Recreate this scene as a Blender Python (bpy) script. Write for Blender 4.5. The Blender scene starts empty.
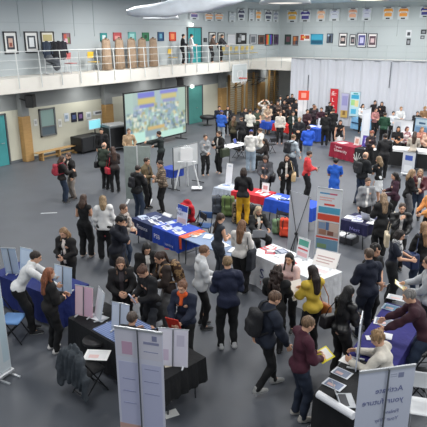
import bpy, math, random, time
import numpy as np
from mathutils import Matrix, Vector
rad = math.radians
# ------------------------------------------------------------------ camera, world, light, exposure
CAMH = 5.6; YAW = 34.0; FPX = 545.0; CC = 213.5
PITCH = math.atan((CC-33.0)/FPX)
scene = bpy.context.scene
COL = scene.collection
cam_data = bpy.data.cameras.new('camera'); cam = bpy.data.objects.new('camera', cam_data); COL.objects.link(cam)
cam.location = (0, 0, CAMH); cam.rotation_euler = (math.pi/2-PITCH, 0, rad(YAW))
cam_data.sensor_width = 36.0; cam_data.lens = 36.0*FPX/427.0; cam_data.clip_end = 200
scene.camera = cam
world = bpy.data.worlds.new('world'); scene.world = world; world.use_nodes = True
world.node_tree.nodes['Background'].inputs[0].default_value = (0.86, 0.93, 1.0, 1)
world.node_tree.nodes['Background'].inputs[1].default_value = 0.50
scene.view_settings.view_transform = 'Standard'; scene.view_settings.look = 'None'
scene.view_settings.exposure = 0.0; scene.view_settings.gamma = 1.0; scene.view_settings.use_curve_mapping = False
def area_light(x, y, z, s, p, rot=(0, 0, 0)):
    l = bpy.data.lights.new('ceiling_or_fill_light', 'AREA'); l.shape = 'SQUARE'; l.size = s; l.energy = p; l.color = (1.0, 0.985, 0.96)
    o = bpy.data.objects.new('ceiling_or_fill_light', l); o.location = (x, y, z); o.rotation_euler = rot; COL.objects.link(o)
for ly, watt in ((4.0, 140.0), (12.0, 275.0), (20.0, 400.0), (28.0, 360.0), (37.0, 190.0)):
    for lx in (-17.0, -11.5, -6.0, -0.5, 4.5):
        area_light(lx, ly, 7.3, 1.5, watt)
for ly in (14.0, 19.0, 24.0, 29.0, 34.0, 38.0):
    area_light(-20.2, ly, 3.2, .5, 26.0)  # added fill lights brightening the space under the left balcony, not real fittings
# ------------------------------------------------------------------ helpers
ca, sa = math.cos(rad(YAW)), math.sin(rad(YAW))
def ray(px, py):
    x = px-CC; y = FPX*math.cos(PITCH)-(py-CC)*math.sin(PITCH); z = -(FPX*math.sin(PITCH)+(py-CC)*math.cos(PITCH))
    return Vector((x*ca-y*sa, x*sa+y*ca, z))
def G(px, py, z=0.0):
    r = ray(px, py); t = (z-CAMH)/r.z; return Vector((r.x*t, r.y*t, z))
def onX(px, py, X):
    r = ray(px, py); t = X/r.x; return Vector((X, r.y*t, CAMH+r.z*t))
def onY(px, py, Y):
    r = ray(px, py); t = Y/r.y; return Vector((r.x*t, Y, CAMH+r.z*t))
def lin(h):
    h = h.lstrip('#'); v = [int(h[i:i+2], 16)/255 for i in (0, 2, 4)]
    return tuple(c/12.92 if c <= 0.04045 else ((c+0.055)/1.055)**2.4 for c in v)+(1,)
MC = {}
def mat(color, rough=0.7, metal=0.0, kind='plain', c2=None, scale=8.0, emit=0.0, var=0.12, trans=0.0):
    key = (color, rough, metal, kind, c2, scale, emit, var, trans)
    if key in MC: return MC[key]
    m = bpy.data.materials.new(kind+'_'+color.lstrip('#')); m.use_nodes = True; nt = m.node_tree; N = nt.nodes; L = nt.links
    b = N['Principled BSDF']; b.inputs['Roughness'].default_value = rough; b.inputs['Metallic'].default_value = metal
    base = lin(color)
    tc = N.new('ShaderNodeTexCoord')
    if kind in ('plain', 'cloth', 'hair', 'wall', 'floor', 'wood'):
        nz = N.new('ShaderNodeTexNoise'); nz.inputs['Scale'].default_value = scale; nz.inputs['Detail'].default_value = 4
        mp = N.new('ShaderNodeMapping'); L.new(tc.outputs['Object'], mp.inputs[0]); L.new(mp.outputs[0], nz.inputs[0])
        if kind == 'hair': mp.inputs['Scale'].default_value = (7, 7, 1.2)
        if kind == 'wood': mp.inputs['Scale'].default_value = (1, 1, 6)
        rp = N.new('ShaderNodeValToRGB'); L.new(nz.outputs[0], rp.inputs[0])
        v = {'hair': 0.55}.get(kind, var)
        rp.color_ramp.elements[0].position = 0.3; rp.color_ramp.elements[1].position = 0.7
        rp.color_ramp.elements[0].color = tuple(c*(1-v) for c in base[:3])+(1,)
        rp.color_ramp.elements[1].color = tuple(min(1, c*(1+v)) for c in base[:3])+(1,)
        L.new(rp.outputs[0], b.inputs['Base Color'])
        if kind in ('cloth', 'hair'):
            bp = N.new('ShaderNodeBump'); bp.inputs['Strength'].default_value = 0.6; bp.inputs['Distance'].default_value = 0.03
            L.new(nz.outputs[0], bp.inputs['Height']); L.new(bp.outputs[0], b.inputs['Normal'])
    elif kind in ('plaid', 'stripe'):
        w1 = N.new('ShaderNodeTexWave'); w1.inputs['Scale'].default_value = scale; w1.bands_direction = 'Z'
        w2 = N.new('ShaderNodeTexWave'); w2.inputs['Scale'].default_value = scale; w2.bands_direction = 'X'
        L.new(tc.outputs['Object'], w1.inputs[0]); L.new(tc.outputs['Object'], w2.inputs[0])
        mx = N.new('ShaderNodeMath'); mx.operation = 'MULTIPLY' if kind == 'plaid' else 'MAXIMUM'
        L.new(w1.outputs['Fac'], mx.inputs[0]); L.new(w2.outputs['Fac'], mx.inputs[1])
        rp = N.new('ShaderNodeMix'); rp.data_type = 'RGBA'; L.new(mx.outputs[0], rp.inputs[0])
        rp.inputs[6].default_value = base; rp.inputs[7].default_value = lin(c2 or '#ffffff')
        L.new(rp.outputs[2], b.inputs['Base Color'])
    elif kind == 'camo':
        vz = N.new('ShaderNodeTexNoise'); vz.inputs['Scale'].default_value = scale; vz.inputs['Detail'].default_value = 1.5
        L.new(tc.outputs['Object'], vz.inputs[0])
        rp = N.new('ShaderNodeValToRGB'); rp.color_ramp.interpolation = 'CONSTANT'; L.new(vz.outputs[0], rp.inputs[0])
        rp.color_ramp.elements[0].color = base; rp.color_ramp.elements[1].color = lin(c2 or '#222222'); rp.color_ramp.elements[1].position = 0.5
        e = rp.color_ramp.elements.new(0.58); e.color = tuple(0.5*(x+y) for x, y in zip(base, lin(c2 or '#222222')))
        L.new(rp.outputs[0], b.inputs['Base Color'])
    else:
        b.inputs['Base Color'].default_value = base
    if trans: b.inputs['Transmission Weight'].default_value = trans
    if emit:
        b.inputs['Emission Color'].default_value = base; b.inputs['Emission Strength'].default_value = emit
    MC[key] = m; return m
def flat(c, rough=0.6, **k): return mat(c, rough, kind='flat', **k)
def tag(o, label=None, cat=None, group=None, kind=None):
    if label: o['label'] = label
    if cat: o['category'] = cat
    if group: o['group'] = group
    if kind: o['kind'] = kind
    return o
def empty(name, loc=(0, 0, 0), rz=0.0, label=None, cat=None, group=None):
    o = bpy.data.objects.new(name, None); COL.objects.link(o); o.location = loc; o.rotation_euler = (0, 0, rz); o.empty_display_size = 0.1
    return tag(o, label, cat, group)
def link_mesh(name, vs, fs, mats, mi=None, parent=None, smooth=False, loc=None, rz=0.0):
    me = bpy.data.meshes.new(name)
    me.from_pydata([tuple(map(float, v)) for v in vs] if not isinstance(vs, np.ndarray) else vs.tolist(), [], fs if isinstance(fs, list) else fs.tolist())
    for m in (mats if isinstance(mats, (list, tuple)) else [mats]): me.materials.append(m)
    if mi is not None: me.polygons.foreach_set('material_index', np.asarray(mi, dtype=np.int32))
    if smooth: me.polygons.foreach_set('use_smooth', np.ones(len(me.polygons), dtype=bool))
    me.update()
    o = bpy.data.objects.new(name, me); COL.objects.link(o)
    if parent: o.parent = parent
    if loc is not None: o.location = loc
    o.rotation_euler = (0, 0, rz)
    return o
class MB:
    def __init__(s): s.v = []; s.f = []; s.m = []; s.mats = []
    def mi(s, m):
        if m not in s.mats: s.mats.append(m)
        return s.mats.index(m)
    def add(s, vs, fs, m):
        n = len(s.v); s.v += [tuple(v) for v in vs]; s.f += [tuple(i+n for i in f) for f in fs]; s.m += [s.mi(m)]*len(fs)
    def box(s, x0, y0, z0, x1, y1, z1, m, M=None, bev=0.0):
        if bev > 0:
            b = min(bev, abs(x1-x0)/2.01, abs(y1-y0)/2.01, abs(z1-z0)/2.01)
            vs = []; idx = {}
            for cx, sx in ((x0, 1), (x1, -1)):
                for cy, sy in ((y0, 1), (y1, -1)):
                    for cz, sz in ((z0, 1), (z1, -1)):
                        for k in range(3):
                            o = [b*sx, b*sy, b*sz]; o[k] = 0
                            idx[(sx, sy, sz, k)] = len(vs); vs.append((cx+o[0], cy+o[1], cz+o[2]))
            fs = []
            for k in range(3):
                a, c = [(1, 2), (2, 0), (0, 1)][k]
                for sg in (1, -1):
                    q = []
                    for (p, r) in ((1, 1), (1, -1), (-1, -1), (-1, 1)):
                        t = [0, 0, 0]; t[k] = sg; t[a] = p; t[c] = r; q.append(idx[(t[0], t[1], t[2], k)])
                    fs.append(q if sg < 0 else q[::-1])
            for k in range(3):
                a, c = [(1, 2), (2, 0), (0, 1)][k]
                for p in (1, -1):
                    for r in (1, -1):
                        def ix(kk, sg):
                            t = [0, 0, 0]; t[k] = sg; t[a] = p; t[c] = r; return idx[(t[0], t[1], t[2], kk)]
                        fs.append([ix(a, 1), ix(a, -1), ix(c, -1), ix(c, 1)])
            for sx in (1, -1):
                for sy in (1, -1):
                    for sz in (1, -1): fs.append([idx[(sx, sy, sz, 0)], idx[(sx, sy, sz, 1)], idx[(sx, sy, sz, 2)]])
        else:
            vs = [(x, y, z) for x in (x0, x1) for y in (y0, y1) for z in (z0, z1)]
            fs = [(0, 1, 3, 2), (4, 6, 7, 5), (0, 4, 5, 1), (2, 3, 7, 6), (0, 2, 6, 4), (1, 5, 7, 3)]
        if M is not None: vs = [M @ Vector(v) for v in vs]
        s.add(vs, fs, m); return s
    def tube(s, pts, r, m, n=8, cap=True):
        pts = [Vector(p) for p in pts]; vs = []; fs = []
        rr = r if isinstance(r, (list, tuple)) else [r]*len(pts)
        for i, p in enumerate(pts):
            d = (pts[min(i+1, len(pts)-1)]-pts[max(i-1, 0)]).normalized()
            a = d.orthogonal().normalized() if abs(d.z) > 0.9 else d.cross(Vector((0, 0, 1))).normalized()
            b = d.cross(a)
            for k in range(n):
                t = 2*math.pi*k/n; vs.append(p+(a*math.cos(t)+b*math.sin(t))*rr[i])
        for i in range(len(pts)-1):
            for k in range(n): fs.append((i*n+k, i*n+(k+1) % n, (i+1)*n+(k+1) % n, (i+1)*n+k))
        if cap: fs += [tuple(range(n))[::-1], tuple((len(pts)-1)*n+k for k in range(n))]
        s.add(vs, fs, m); return s
    def quad(s, a, b, c, d, m): s.add([a, b, c, d], [(0, 1, 2, 3)], m); return s
    def lathe(s, prof, m, c=(0, 0, 0), n=20):
        vs = []; fs = []
        for (r, z) in prof:
            for k in range(n):
                t = 2*math.pi*k/n; vs.append((c[0]+r*math.cos(t), c[1]+r*math.sin(t), c[2]+z))
        for i in range(len(prof)-1):
            for k in range(n): fs.append((i*n+k, i*n+(k+1) % n, (i+1)*n+(k+1) % n, (i+1)*n+k))
        fs += [tuple(range(n))[::-1], tuple((len(prof)-1)*n+k for k in range(n))]
        s.add(vs, fs, m); return s
    def build(s, name, parent=None, smooth=False, loc=None, rz=0.0):
        return link_mesh(name, s.v, s.f, s.mats, s.m, parent, smooth, loc, rz)
def text_mesh(txt, size, m, align='LEFT', ext=0.001):
    cu = bpy.data.curves.new('lettering', 'FONT'); cu.body = txt; cu.size = size; cu.extrude = ext; cu.align_x = align; cu.resolution_u = 2
    o = bpy.data.objects.new('tmp', cu); COL.objects.link(o)
    dg = bpy.context.evaluated_depsgraph_get(); me = bpy.data.meshes.new_from_object(o.evaluated_get(dg))
    bpy.data.objects.remove(o); bpy.data.curves.remove(cu)
    me.materials.clear(); me.materials.append(m)
    return me
def lettering(txt, size, color, parent, x, z, y=-0.004, mirror=False, align='LEFT', rot=None):
    me = text_mesh(txt, size, flat(color), align)
    for ch in parent.children:
        if ch.name.split('.')[0] in ('panel', 'cloth'): parent = ch; break
    o = bpy.data.objects.new('lettering', me); COL.objects.link(o); o.parent = parent
    o.rotation_euler = (math.pi/2, 0, math.pi if mirror else 0); o.location = (x, y, z)
    if rot: o.rotation_euler = rot
    return o
def copy_tree(o, parent=None):
    c = o.copy(); COL.objects.link(c)
    if parent: c.parent = parent
    for ch in [q for q in o.children]: copy_tree(ch, c)
    return c
# ------------------------------------------------------------------ signed distance figures
def V(*a): return np.array(a, dtype=np.float32)
def nrm(v): v = np.asarray(v, dtype=np.float32); return v/(np.linalg.norm(v)+1e-9)
def cap(a, b, ra, rb, n=None, k=1.0): return ('c', V(*a), V(*b), ra, rb, None if n is None else nrm(n), k)
def ell(c, r, M=None): return ('e', V(*c), V(*r), M)
def rbox(c, h, r, M=None): return ('b', V(*c), V(*h), r, M)
def d_prim(P, p):
    if p[0] == 'c':
        _, a, b, ra, rb, n, k = p
        q = P-a; ab = b-a
        t = np.clip((q @ ab)/max(float(ab @ ab), 1e-8), 0, 1)
        w = q-t[:, None]*ab
        if n is not None: w = w+((w @ n)*(k-1))[:, None]*n
        return (np.sqrt((w*w).sum(1))-(ra+(rb-ra)*t))
    q = P-p[1]
    M = p[-1]
    if M is not None: q = q @ M.T
    if p[0] == 'e':
        r = p[2]; k0 = np.sqrt(((q/r)**2).sum(1)); k1 = np.sqrt(((q/(r*r))**2).sum(1))+1e-6
        return k0*(k0-1)/k1
    d = np.abs(q)-(p[2]-p[3]); return np.sqrt((np.maximum(d, 0)**2).sum(1))+np.minimum(d.max(1), 0)-p[3]
def pbound(p):
    if p[0] == 'c':
        r = max(p[3], p[4]); return np.minimum(p[1], p[2])-r, np.maximum(p[1], p[2])+r
    r = float(np.linalg.norm(p[2])) if p[3 if p[0] == 'e' else 4] is not None else p[2]
    return p[1]-r, p[1]+r
def field(P, prims, k=0.03):
    d = None
    for p in prims:
        e = d_prim(P, p)
        if d is None: d = e
        else:
            h = np.clip(0.5+0.5*(e-d)/k, 0, 1); d = e*(1-h)+d*h if False else d*h*0+np.minimum(d, e)-np.maximum(k-np.abs(d-e), 0)**2/(4*k)
    return d
def net(prims, h, k=0.03, clips=(), groups=None, noise=None, cut=()):
    # surface nets over a smooth union; groups = list of (prims, clip planes) unioned; planes (n, c) keep n.p < c
    gs = groups if groups else [(prims, clips)]
    allp = [p for g in gs for p in g[0]]
    bs = [pbound(p) for p in allp]; pad = 2*h+0.02
    lo = np.min([b[0] for b in bs], 0)-pad; hi = np.max([b[1] for b in bs], 0)+pad
    n = np.ceil((hi-lo)/h).astype(int)+1
    ax = [lo[i]+h*np.arange(n[i]) for i in range(3)]
    P = np.stack(np.meshgrid(*ax, indexing='ij'), -1).reshape(-1, 3).astype(np.float32)
    D = None
    for ps, cl in gs:
        d = field(P, ps, k)
        for (nn, c) in cl: d = np.maximum(d, P @ V(*nn)-c)
        D = d if D is None else np.minimum(D, d)-np.maximum(0.02-np.abs(D-d), 0)**2/0.08
    if noise is not None: D = D+noise(P)
    for (nn, c) in cut: D = np.maximum(D, P @ V(*nn)-c)
    F = D.reshape(n); ins = F < 0
    X, Y, Z = n-1
    acc = np.zeros((X, Y, Z, 3), np.float32); cnt = np.zeros((X, Y, Z), np.float32)
    corners = [(i, j, l) for i in (0, 1) for j in (0, 1) for l in (0, 1)]
    sl = lambda A, c: A[c[0]:c[0]+X, c[1]:c[1]+Y, c[2]:c[2]+Z]
    for c in corners:
        for a in range(3):
            if c[a] == 0:
                e = list(c); e[a] = 1
                f0 = sl(F, c); f1 = sl(F, e); x = (f0 < 0) != (f1 < 0)
                t = np.where(x, f0/np.where(x, f0-f1, 1), 0)
                for b in range(3): acc[..., b] += np.where(x, (t if b == a else c[b]), 0)
                cnt += x
    act = cnt > 0; idx = -np.ones((X, Y, Z), np.int64); idx[act] = np.arange(act.sum())
    ii = np.argwhere(act); vs = (ii+acc[act]/cnt[act][:, None])*h+lo
    fs = []
    for a in range(3):
        b, c = (a+1) % 3, (a+2) % 3
        s0 = [slice(None)]*3; s1 = [slice(None)]*3
        s0[a] = slice(0, -1); s1[a] = slice(1, None)
        A = ins[tuple(s0)]; B = ins[tuple(s1)]
        for pol, M in ((0, A & ~B), (1, B & ~A)):
            q = np.argwhere(M); q = q[(q[:, b] > 0) & (q[:, c] > 0) & (q[:, b] < n[b]-1) & (q[:, c] < n[c]-1)]
            if not len(q): continue
            def g(db, dc):
                r = q.copy(); r[:, b] -= db; r[:, c] -= dc; return idx[r[:, 0], r[:, 1], r[:, 2]]
            f = np.stack([g(1, 1), g(0, 1), g(0, 0), g(1, 0)], 1)
            fs.append(f if pol == 0 else f[:, ::-1])
    if not fs: return np.zeros((0, 3)), np.zeros((0, 4), int)
    return vs, np.concatenate(fs)
def ik(a, t, l1, l2, hint):
    a = V(*a); t = V(*t); d = t-a; L = float(np.linalg.norm(d)); m = (l1+l2)*0.995
    if L > m: t = a+d/L*m; d = t-a; L = m
    x = (l1*l1-l2*l2+L*L)/(2*L); h = math.sqrt(max(l1*l1-x*x, 0)); u = d/L
    w = V(*hint); w = w-u*float(w @ u); w = nrm(w)
    return a+u*x+w*h, t
def folds(seed, A=0.008):
    r = np.random.RandomState(seed); p = r.uniform(0, 6, 6)
    def f(P):
        x, y, z = P[:, 0], P[:, 1], P[:, 2]
        return A*(np.sin(26*z+14*x+p[0]+1.5*np.sin(11*x+p[1]))*0.6+np.sin(19*x-16*z+9*y+p[2])*0.5+0.4*np.sin(37*z-23*y+p[3]))
    return f
SKIN = {'l': '#d9a98c', 'm': '#c08a68', 'd': '#8a5a40', 'p': '#e2b9a0'}
POSES = {
 'hold': ((.07, .26, 1.12), (-.08, .27, 1.10)), 'relax': ((.25, .05, .78), (-.25, .05, .78)),
 'talk': ((.20, .36, 1.20), (-.24, .08, .80)), 'phone': ((.05, .30, 1.28), (-.08, .27, 1.14)),
 'reach': ((.16, .48, .98), (-.14, .44, 1.0)), 'face': ((.04, .16, 1.50), (-.04, .22, 1.18)),
 'fold': ((-.12, .22, 1.16), (.12, .24, 1.12)), 'pocket': ((.21, .12, .93), (-.21, .12, .93)),
 'up': ((.16, .22, 1.72), (-.14, .22, 1.74)), 'point': ((.25, .55, 1.25), (-.2, .15, .95)),
 'read': ((.11, .29, 1.06), (-.11, .29, 1.06)), 'clasp': ((.03, .25, 1.0), (-.03, .25, 1.0)),
 'walk': ((.27, .22, .86), (-.27, -.12, .84)), 'carry': ((.22, .18, .98), (-.1, .3, 1.1)),
 'desk': ((.18, .42, .80), (-.16, .40, .80)), 'offer': ((.10, .38, 1.12), (-.10, .35, 1.08))}
PEOPLE = []
def tone(c, sat, mul):
    v = [int(c[i:i+2], 16) for i in (1, 3, 5)]; g = sum(v)/3
    return '#'+''.join('%02x' % max(0, min(255, int((g+(x-g)*sat)*mul))) for x in v)
def cloth_tone(c): return tone(c, .80, .82) if sum(int(c[i:i+2], 16) for i in (1, 3, 5)) < 300 else tone(c, .95, 1.0)
def skeleton(pose, lean, seat, hy, hp, fem, tw):
    S = {}
    ln = rad(lean)
    u = V(0, math.sin(ln), math.cos(ln)); f = V(0, math.cos(ln), -math.sin(ln)); x = V(1, 0, 0)
    pel = V(0, 0, 0.55) if seat else V(0, -0.30*math.sin(ln), 0.95-0.02*math.sin(abs(ln)))
    S['u'], S['f'], S['x'], S['pel'] = u, f, x, pel
    tx = V(math.cos(tw), math.sin(tw), 0)
    S['chest'] = pel+u*0.36; S['neck'] = pel+u*0.545
    sw = 0.165 if fem else 0.185
    S['sh'] = [pel+u*0.475+tx*sw, pel+u*0.475-tx*sw]
    a = rad(hy); b = rad(hp+lean*0.35)
    hf = V(math.sin(a)*math.cos(b), math.cos(a)*math.cos(b), -math.sin(b)); hx = V(math.cos(a), -math.sin(a), 0); hu = np.cross(hx, hf)
    S['M'] = np.stack([hx, hf, hu]); S['hc'] = S['neck']+u*0.03+hu*0.12+hf*0.015
    S['top'] = S['hc']+hu*0.118
    return S
def hand_prims(w, d, n, side, curl):
    s = side; pr = []
    for i in (-1, 0, 1): pr.append(cap(w+s*0.012*i, w+d*0.078+s*0.024*i, 0.017, 0.015))
    for i in range(4):
        o = s*(0.033-0.022*i); L = (0.040, 0.045, 0.042, 0.033)[i]
        b0 = w+d*(0.085-0.006*abs(i-1.3))+o; c1 = curl*(0.8+0.12*i)
        d1 = d*math.cos(c1)+n*math.sin(c1); d2 = d*math.cos(2.1*c1)+n*math.sin(2.1*c1)
        b1 = b0+d1*L; b2 = b1+d2*L*0.85
        pr += [cap(b0-d*0.02, b1, 0.0098, 0.0088), cap(b1, b2, 0.0088, 0.0072)]
    t0 = w+d*0.022+s*0.026; t1 = t0+nrm(d*0.55+s*0.75+n*0.35)*0.045; t2 = t1+nrm(d*0.85+s*0.2+n*0.45)*0.034
    pr += [cap(t0, t1, 0.014, 0.0115), cap(t1, t2, 0.0115, 0.009)]
    return pr
def person(px, py, ang, top, bot, hair, pose, label, h=1.72, lean=4, seat=False, hy=0, hp=12, fem=False, skin='l', z0=0.0,
           step=0, shoes='#202022', tw=0, group=None, hands=None, sole='#d8d8d6', glasses=False, pos=None, cat='person'):
    """px,py: top of the head in the photograph; ang: facing, clockwise from straight away from the camera."""
    near = py > 190; mid = py > 140
    top = (top[0], cloth_tone(top[1]))+tuple(top[2:]); bot = (bot[0], cloth_tone(bot[1]))+tuple(bot[2:])
    hair = (hair[0], tone(hair[1], .68, .88) if hair[0] not in ('cap', 'beanie') else hair[1])+tuple(hair[2:])
    sd = len(PEOPLE)*7+3; rnd = random.Random(sd)
    S = skeleton(pose, lean, seat, hy, hp, fem, rad(tw)); sc = h/1.75
    rz = rad(YAW-ang)
    toff = S['top']*sc
    w = G(px, py, z0+float(toff[2])) if pos is None else Vector((pos[0], pos[1], z0))
    if pos is None:
        w.x -= float(toff[0])*math.cos(rz)-float(toff[1])*math.sin(rz); w.y -= float(toff[0])*math.sin(rz)+float(toff[1])*math.cos(rz); w.z = z0
    if pos is None:
        w0 = w.copy(); best = None
        for dh in (0, -.03, .03, -.06, .06, -.09, .09, -.12, .12, -.15):
            hh = h+dh; s2 = hh/1.75; q = G(px, py, z0+float(toff[2])*s2); t = toff*s2
            q.x -= float(t[0])*math.cos(rz)-float(t[1])*math.sin(rz); q.y -= float(t[0])*math.sin(rz)+float(t[1])*math.cos(rz); q.z = z0
            dm = min([(Vector((q.x, q.y))-Vector((r_['loc'].x, r_['loc'].y))).length for r_ in PEOPLE if abs(r_['loc'].z-z0) < .5]+[9])
            if best is None or dm > best[0]+.02: best = (dm, hh, q)
            if dm > .46: best = (dm, hh, q); break
        h, w = best[1], best[2]; sc = h/1.75
    root = empty('person', w, rz, label, cat, group); root.scale = (sc, sc, sc)
    u, f, x, pel, chest, neck, M, hc = [S[k] for k in ('u', 'f', 'x', 'pel', 'chest', 'neck', 'M', 'hc')]
    hr, hl = hands if hands else POSES[pose]
    dz = -0.40 if seat else 0
    jit = lambda: V(rnd.uniform(-.02, .02), rnd.uniform(-.03, .03), rnd.uniform(-.03, .03))
    sh0 = V(0, 0, 0.95+0.475); cur = pel+u*0.475
    hts = [V(*hr)+jit(), V(*hl)+jit()]
    shift = (cur-sh0)*(1.0 if pose not in ('relax', 'pocket', 'walk') else 0.85)
    if pose in ('desk', 'reach', 'offer') and not seat: shift[2] *= 0.2
    if seat: shift[2] = -0.40 if pose != 'desk' else 0.0
    arms = []
    for i, sx in enumerate((1, -1)):
        t = hts[i]+shift
        el, wr = ik(S['sh'][i], t, 0.285, 0.255, (sx*0.55, -0.35, -0.8))
        arms.append((S['sh'][i], el, wr))
    legs = []
    for i, sx in enumerate((1, -1)):
        hip = pel+V(sx*0.09, 0, -0.02)
        if seat: ft = V(sx*0.12, 0.44+0.05*sx, 0.085); hint = (sx*0.2, 0.6, 0.8)
        else:
            st = (step if sx > 0 else -step); lift = 0.06 if st < -0.15 else 0
            ft = V(sx*(0.10+rnd.uniform(0, .03)), st+rnd.uniform(-.03, .03), 0.085+lift); hint = (sx*0.12, 1, 0)
        kn, an = ik(hip, ft, 0.44, 0.425, hint)
        legs.append((hip, kn, an))
    hN = 0.011 if near else (0.014 if mid else 0.018)
    bN = 0.020 if near else (0.026 if mid else 0.032)
    # --- body
    e = lambda c, r: ell(hc+M.T @ V(*c), r, M)
    H = lambda *c: hc+M.T @ V(*c)
    head = [e((0, -.012, .022), (.076, .096, .092)), e((0, .022, -.035), (.058, .068, .078)), e((0, .046, -.088), (.032, .032, .026)),
            cap(H(0, .088, .004), H(0, .104, -.028), .008, .014), e((.075, -.005, -.012), (.011, .02, .03)), e((-.075, -.005, -.012), (.011, .02, .03)),
            cap(H(-.03, .078, .032), H(.03, .078, .032), .012, .012), cap(H(-.014, .084, -.056), H(.014, .084, -.056), .010, .010)]
    neckp = cap(neck-u*0.06, H(0, -.02, -.05), .056, .05)
    hv, hf_ = net(head+[neckp], hN, 0.018)
    tors = [cap(pel+u*0.14, chest, .105 if fem else .118, .142 if fem else .155, f, 1.45), cap(pel-x*.055, pel+x*.055, .115, .115, f, 1.15),
            cap(S['sh'][0]-x*.03, S['sh'][1]+x*.03, .055, .055), cap(chest, neck-u*.02, .11, .055, f, 1.3)]
    if fem: tors += [ell(chest-x*.065+f*.075-u*.0, (.06, .06, .06)), ell(chest+x*.065+f*.075, (.06, .06, .06))]
    limbs = []; la = 1.0 if top[0] in ('tshirt', 'vest', 'dress') else .80; ll = 1.0 if bot[0] == 'skirt' else .76
    for a, b_, c in arms: limbs += [cap(a, b_, .052*la, .039*la), cap(b_, c, .040*la, .027)]
    for a, b_, c in legs: limbs += [cap(a, b_, .085*ll, .056*ll), cap(b_, b_*.65+c*.35-V(0, .015, 0)*ll, .055*ll, .057*ll), cap(b_*.65+c*.35-V(0, .015, 0)*ll, c, .056*ll, .036), cap(c, c+V(0, .12, -.05), .032, .024)]
    bv, bf = net(tors+limbs+[neckp], bN, 0.03)
    vs = [bv, hv]; fs = [bf, hf_+len(bv)]
    mi = [np.zeros(len(bf)), np.zeros(len(hf_))]
    fc = hv[hf_].mean(1); q = (fc-hc) @ M.T
    eye = ((np.abs(np.abs(q[:, 0])-.031) < .012) & (np.abs(q[:, 2]-.008) < .0065) & (q[:, 1] > .05))
    brow = ((np.abs(np.abs(q[:, 0])-.031) < .018) & (np.abs(q[:, 2]-.034) < .005) & (q[:, 1] > .05))
    lip = ((np.abs(q[:, 0]) < .024) & (np.abs(q[:, 2]+.058) < .009) & (q[:, 1] > .05))
    if mid: mi[1][eye] = 1; mi[1][brow] = 2; mi[1][lip] = 3
    curl = {'relax': .35, 'walk': .4, 'pocket': .5}.get(pose, .55)
    off = len(bv)+len(hv); wrists = []
    for i, (a, b_, c) in enumerate(arms):
        d = nrm(c-b_); sx = 1 if i == 0 else -1
        n0 = V(-sx, 0.15, -0.35) if pose not in ('up', 'face', 'phone') else V(-sx, -.3, .2); n0 = nrm(n0-d*float(n0 @ d)); sd_ = nrm(np.cross(n0, d)*sx*-1)
        if float(sd_ @ V(0, .5, 1)) < 0: sd_ = -sd_
        wrists.append((c, d, n0))
        gv, gf = net(hand_prims(c, d, n0, sd_, curl), 0.0062 if near else 0.010, 0.008)
        vs.append(gv); fs.append(gf+off); off += len(gv); mi.append(np.zeros(len(gf)))
    sk = SKIN[skin]; hcol = hair[1] if hair else '#5a4030'
    skm = mat(sk, 0.5, kind='plain', scale=14, var=.06)
    link_mesh('body', np.concatenate(vs), np.concatenate(fs), [skm, flat('#2a1c18'), flat(hcol), flat('#a8584e')], np.concatenate(mi), root, True)
    # --- trousers / skirt
    bk, bc = bot[0], bot[1]; bm = mat(bc, .85, kind=(bot[2] if len(bot) > 2 else 'cloth'), c2=(bot[3] if len(bot) > 3 else None), scale=9)
    g = {'slim': .010, 'wide': .032, 'straight': .020, 'flared': .018}.get(bk, .02)
    pr = [cap(pel-x*.058, pel+x*.058, .112+g*.5, .112+g*.5, f, 1.16), cap(pel, pel+u*.08, .112, .105, f, 1.3)]
    if bk == 'skirt':
        pr += [cap(pel, pel+V(0, .02, -.40), .15, .22, (0, 1, 0), 1.3)]; cl = [((0, 0, -1), -(float(pel[2])-.42))]
        if seat: cl = []
        v_, f_ = net(pr, bN, .03, clips=cl, noise=folds(sd, .010))
    else:
        for a, b_, c in legs:
            hem = .062 if bk == 'flared' else (.060 if bk == 'wide' else .046)
            pr += [cap(a, b_, .088+g, .062+g), cap(b_, c+V(0, 0, .0), .060+g, hem+g*.7)]
        v_, f_ = net(pr, bN, .025, cut=[((0, 0, -1), -0.055)], noise=folds(sd, .008))
    link_mesh('skirt' if bk == 'skirt' else 'trousers', v_, f_, bm, None, root, True)
    # --- shoes
    if near or mid:
        smat = mat(shoes, .6, scale=20)
        for a, b_, c in legs:
            hp_ = [cap(c+V(0, -.035, -.04), c+V(0, .05, -.045), .044, .042), cap(c+V(0, .05, -.045), c+V(0, .16, -.055), .045, .034), cap(c+V(0, -.02, -.03), c+V(0, -.015, .02), .045, .042)]
            v_, f_ = net(hp_, .012 if near else .018, .02, cut=[((0, 0, -1), -(float(c[2])-.083))])
            zc = v_[f_].mean(1)[:, 2]; link_mesh('shoe', v_, f_, [smat, flat(sole)], (zc < float(c[2])-.058).astype(int), root, True)
    # --- top garment
    tk, tcx = top[0], top[1]; tm = mat(tcx, .85 if tk not in ('leather',) else .35, kind=(top[2] if len(top) > 2 else 'cloth'), c2=(top[3] if len(top) > 3 else None), scale=9 if len(top) < 3 else (top[4] if len(top) > 4 else 4))
    gt = {'shirt': .014, 'tshirt': .014, 'sweater': .022, 'hoodie': .028, 'jacket': .030, 'leather': .026, 'coat': .034, 'puffer': .045, 'vest': .02, 'dress': .016, 'blazer': .024}[tk]
    hemd = {'shirt': -.04, 'tshirt': -.03, 'sweater': -.05, 'hoodie': -.07, 'jacket': -.08, 'leather': -.02, 'coat': -.34, 'puffer': -.07, 'vest': -.05, 'dress': -.45, 'blazer': -.13}[tk]
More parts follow.
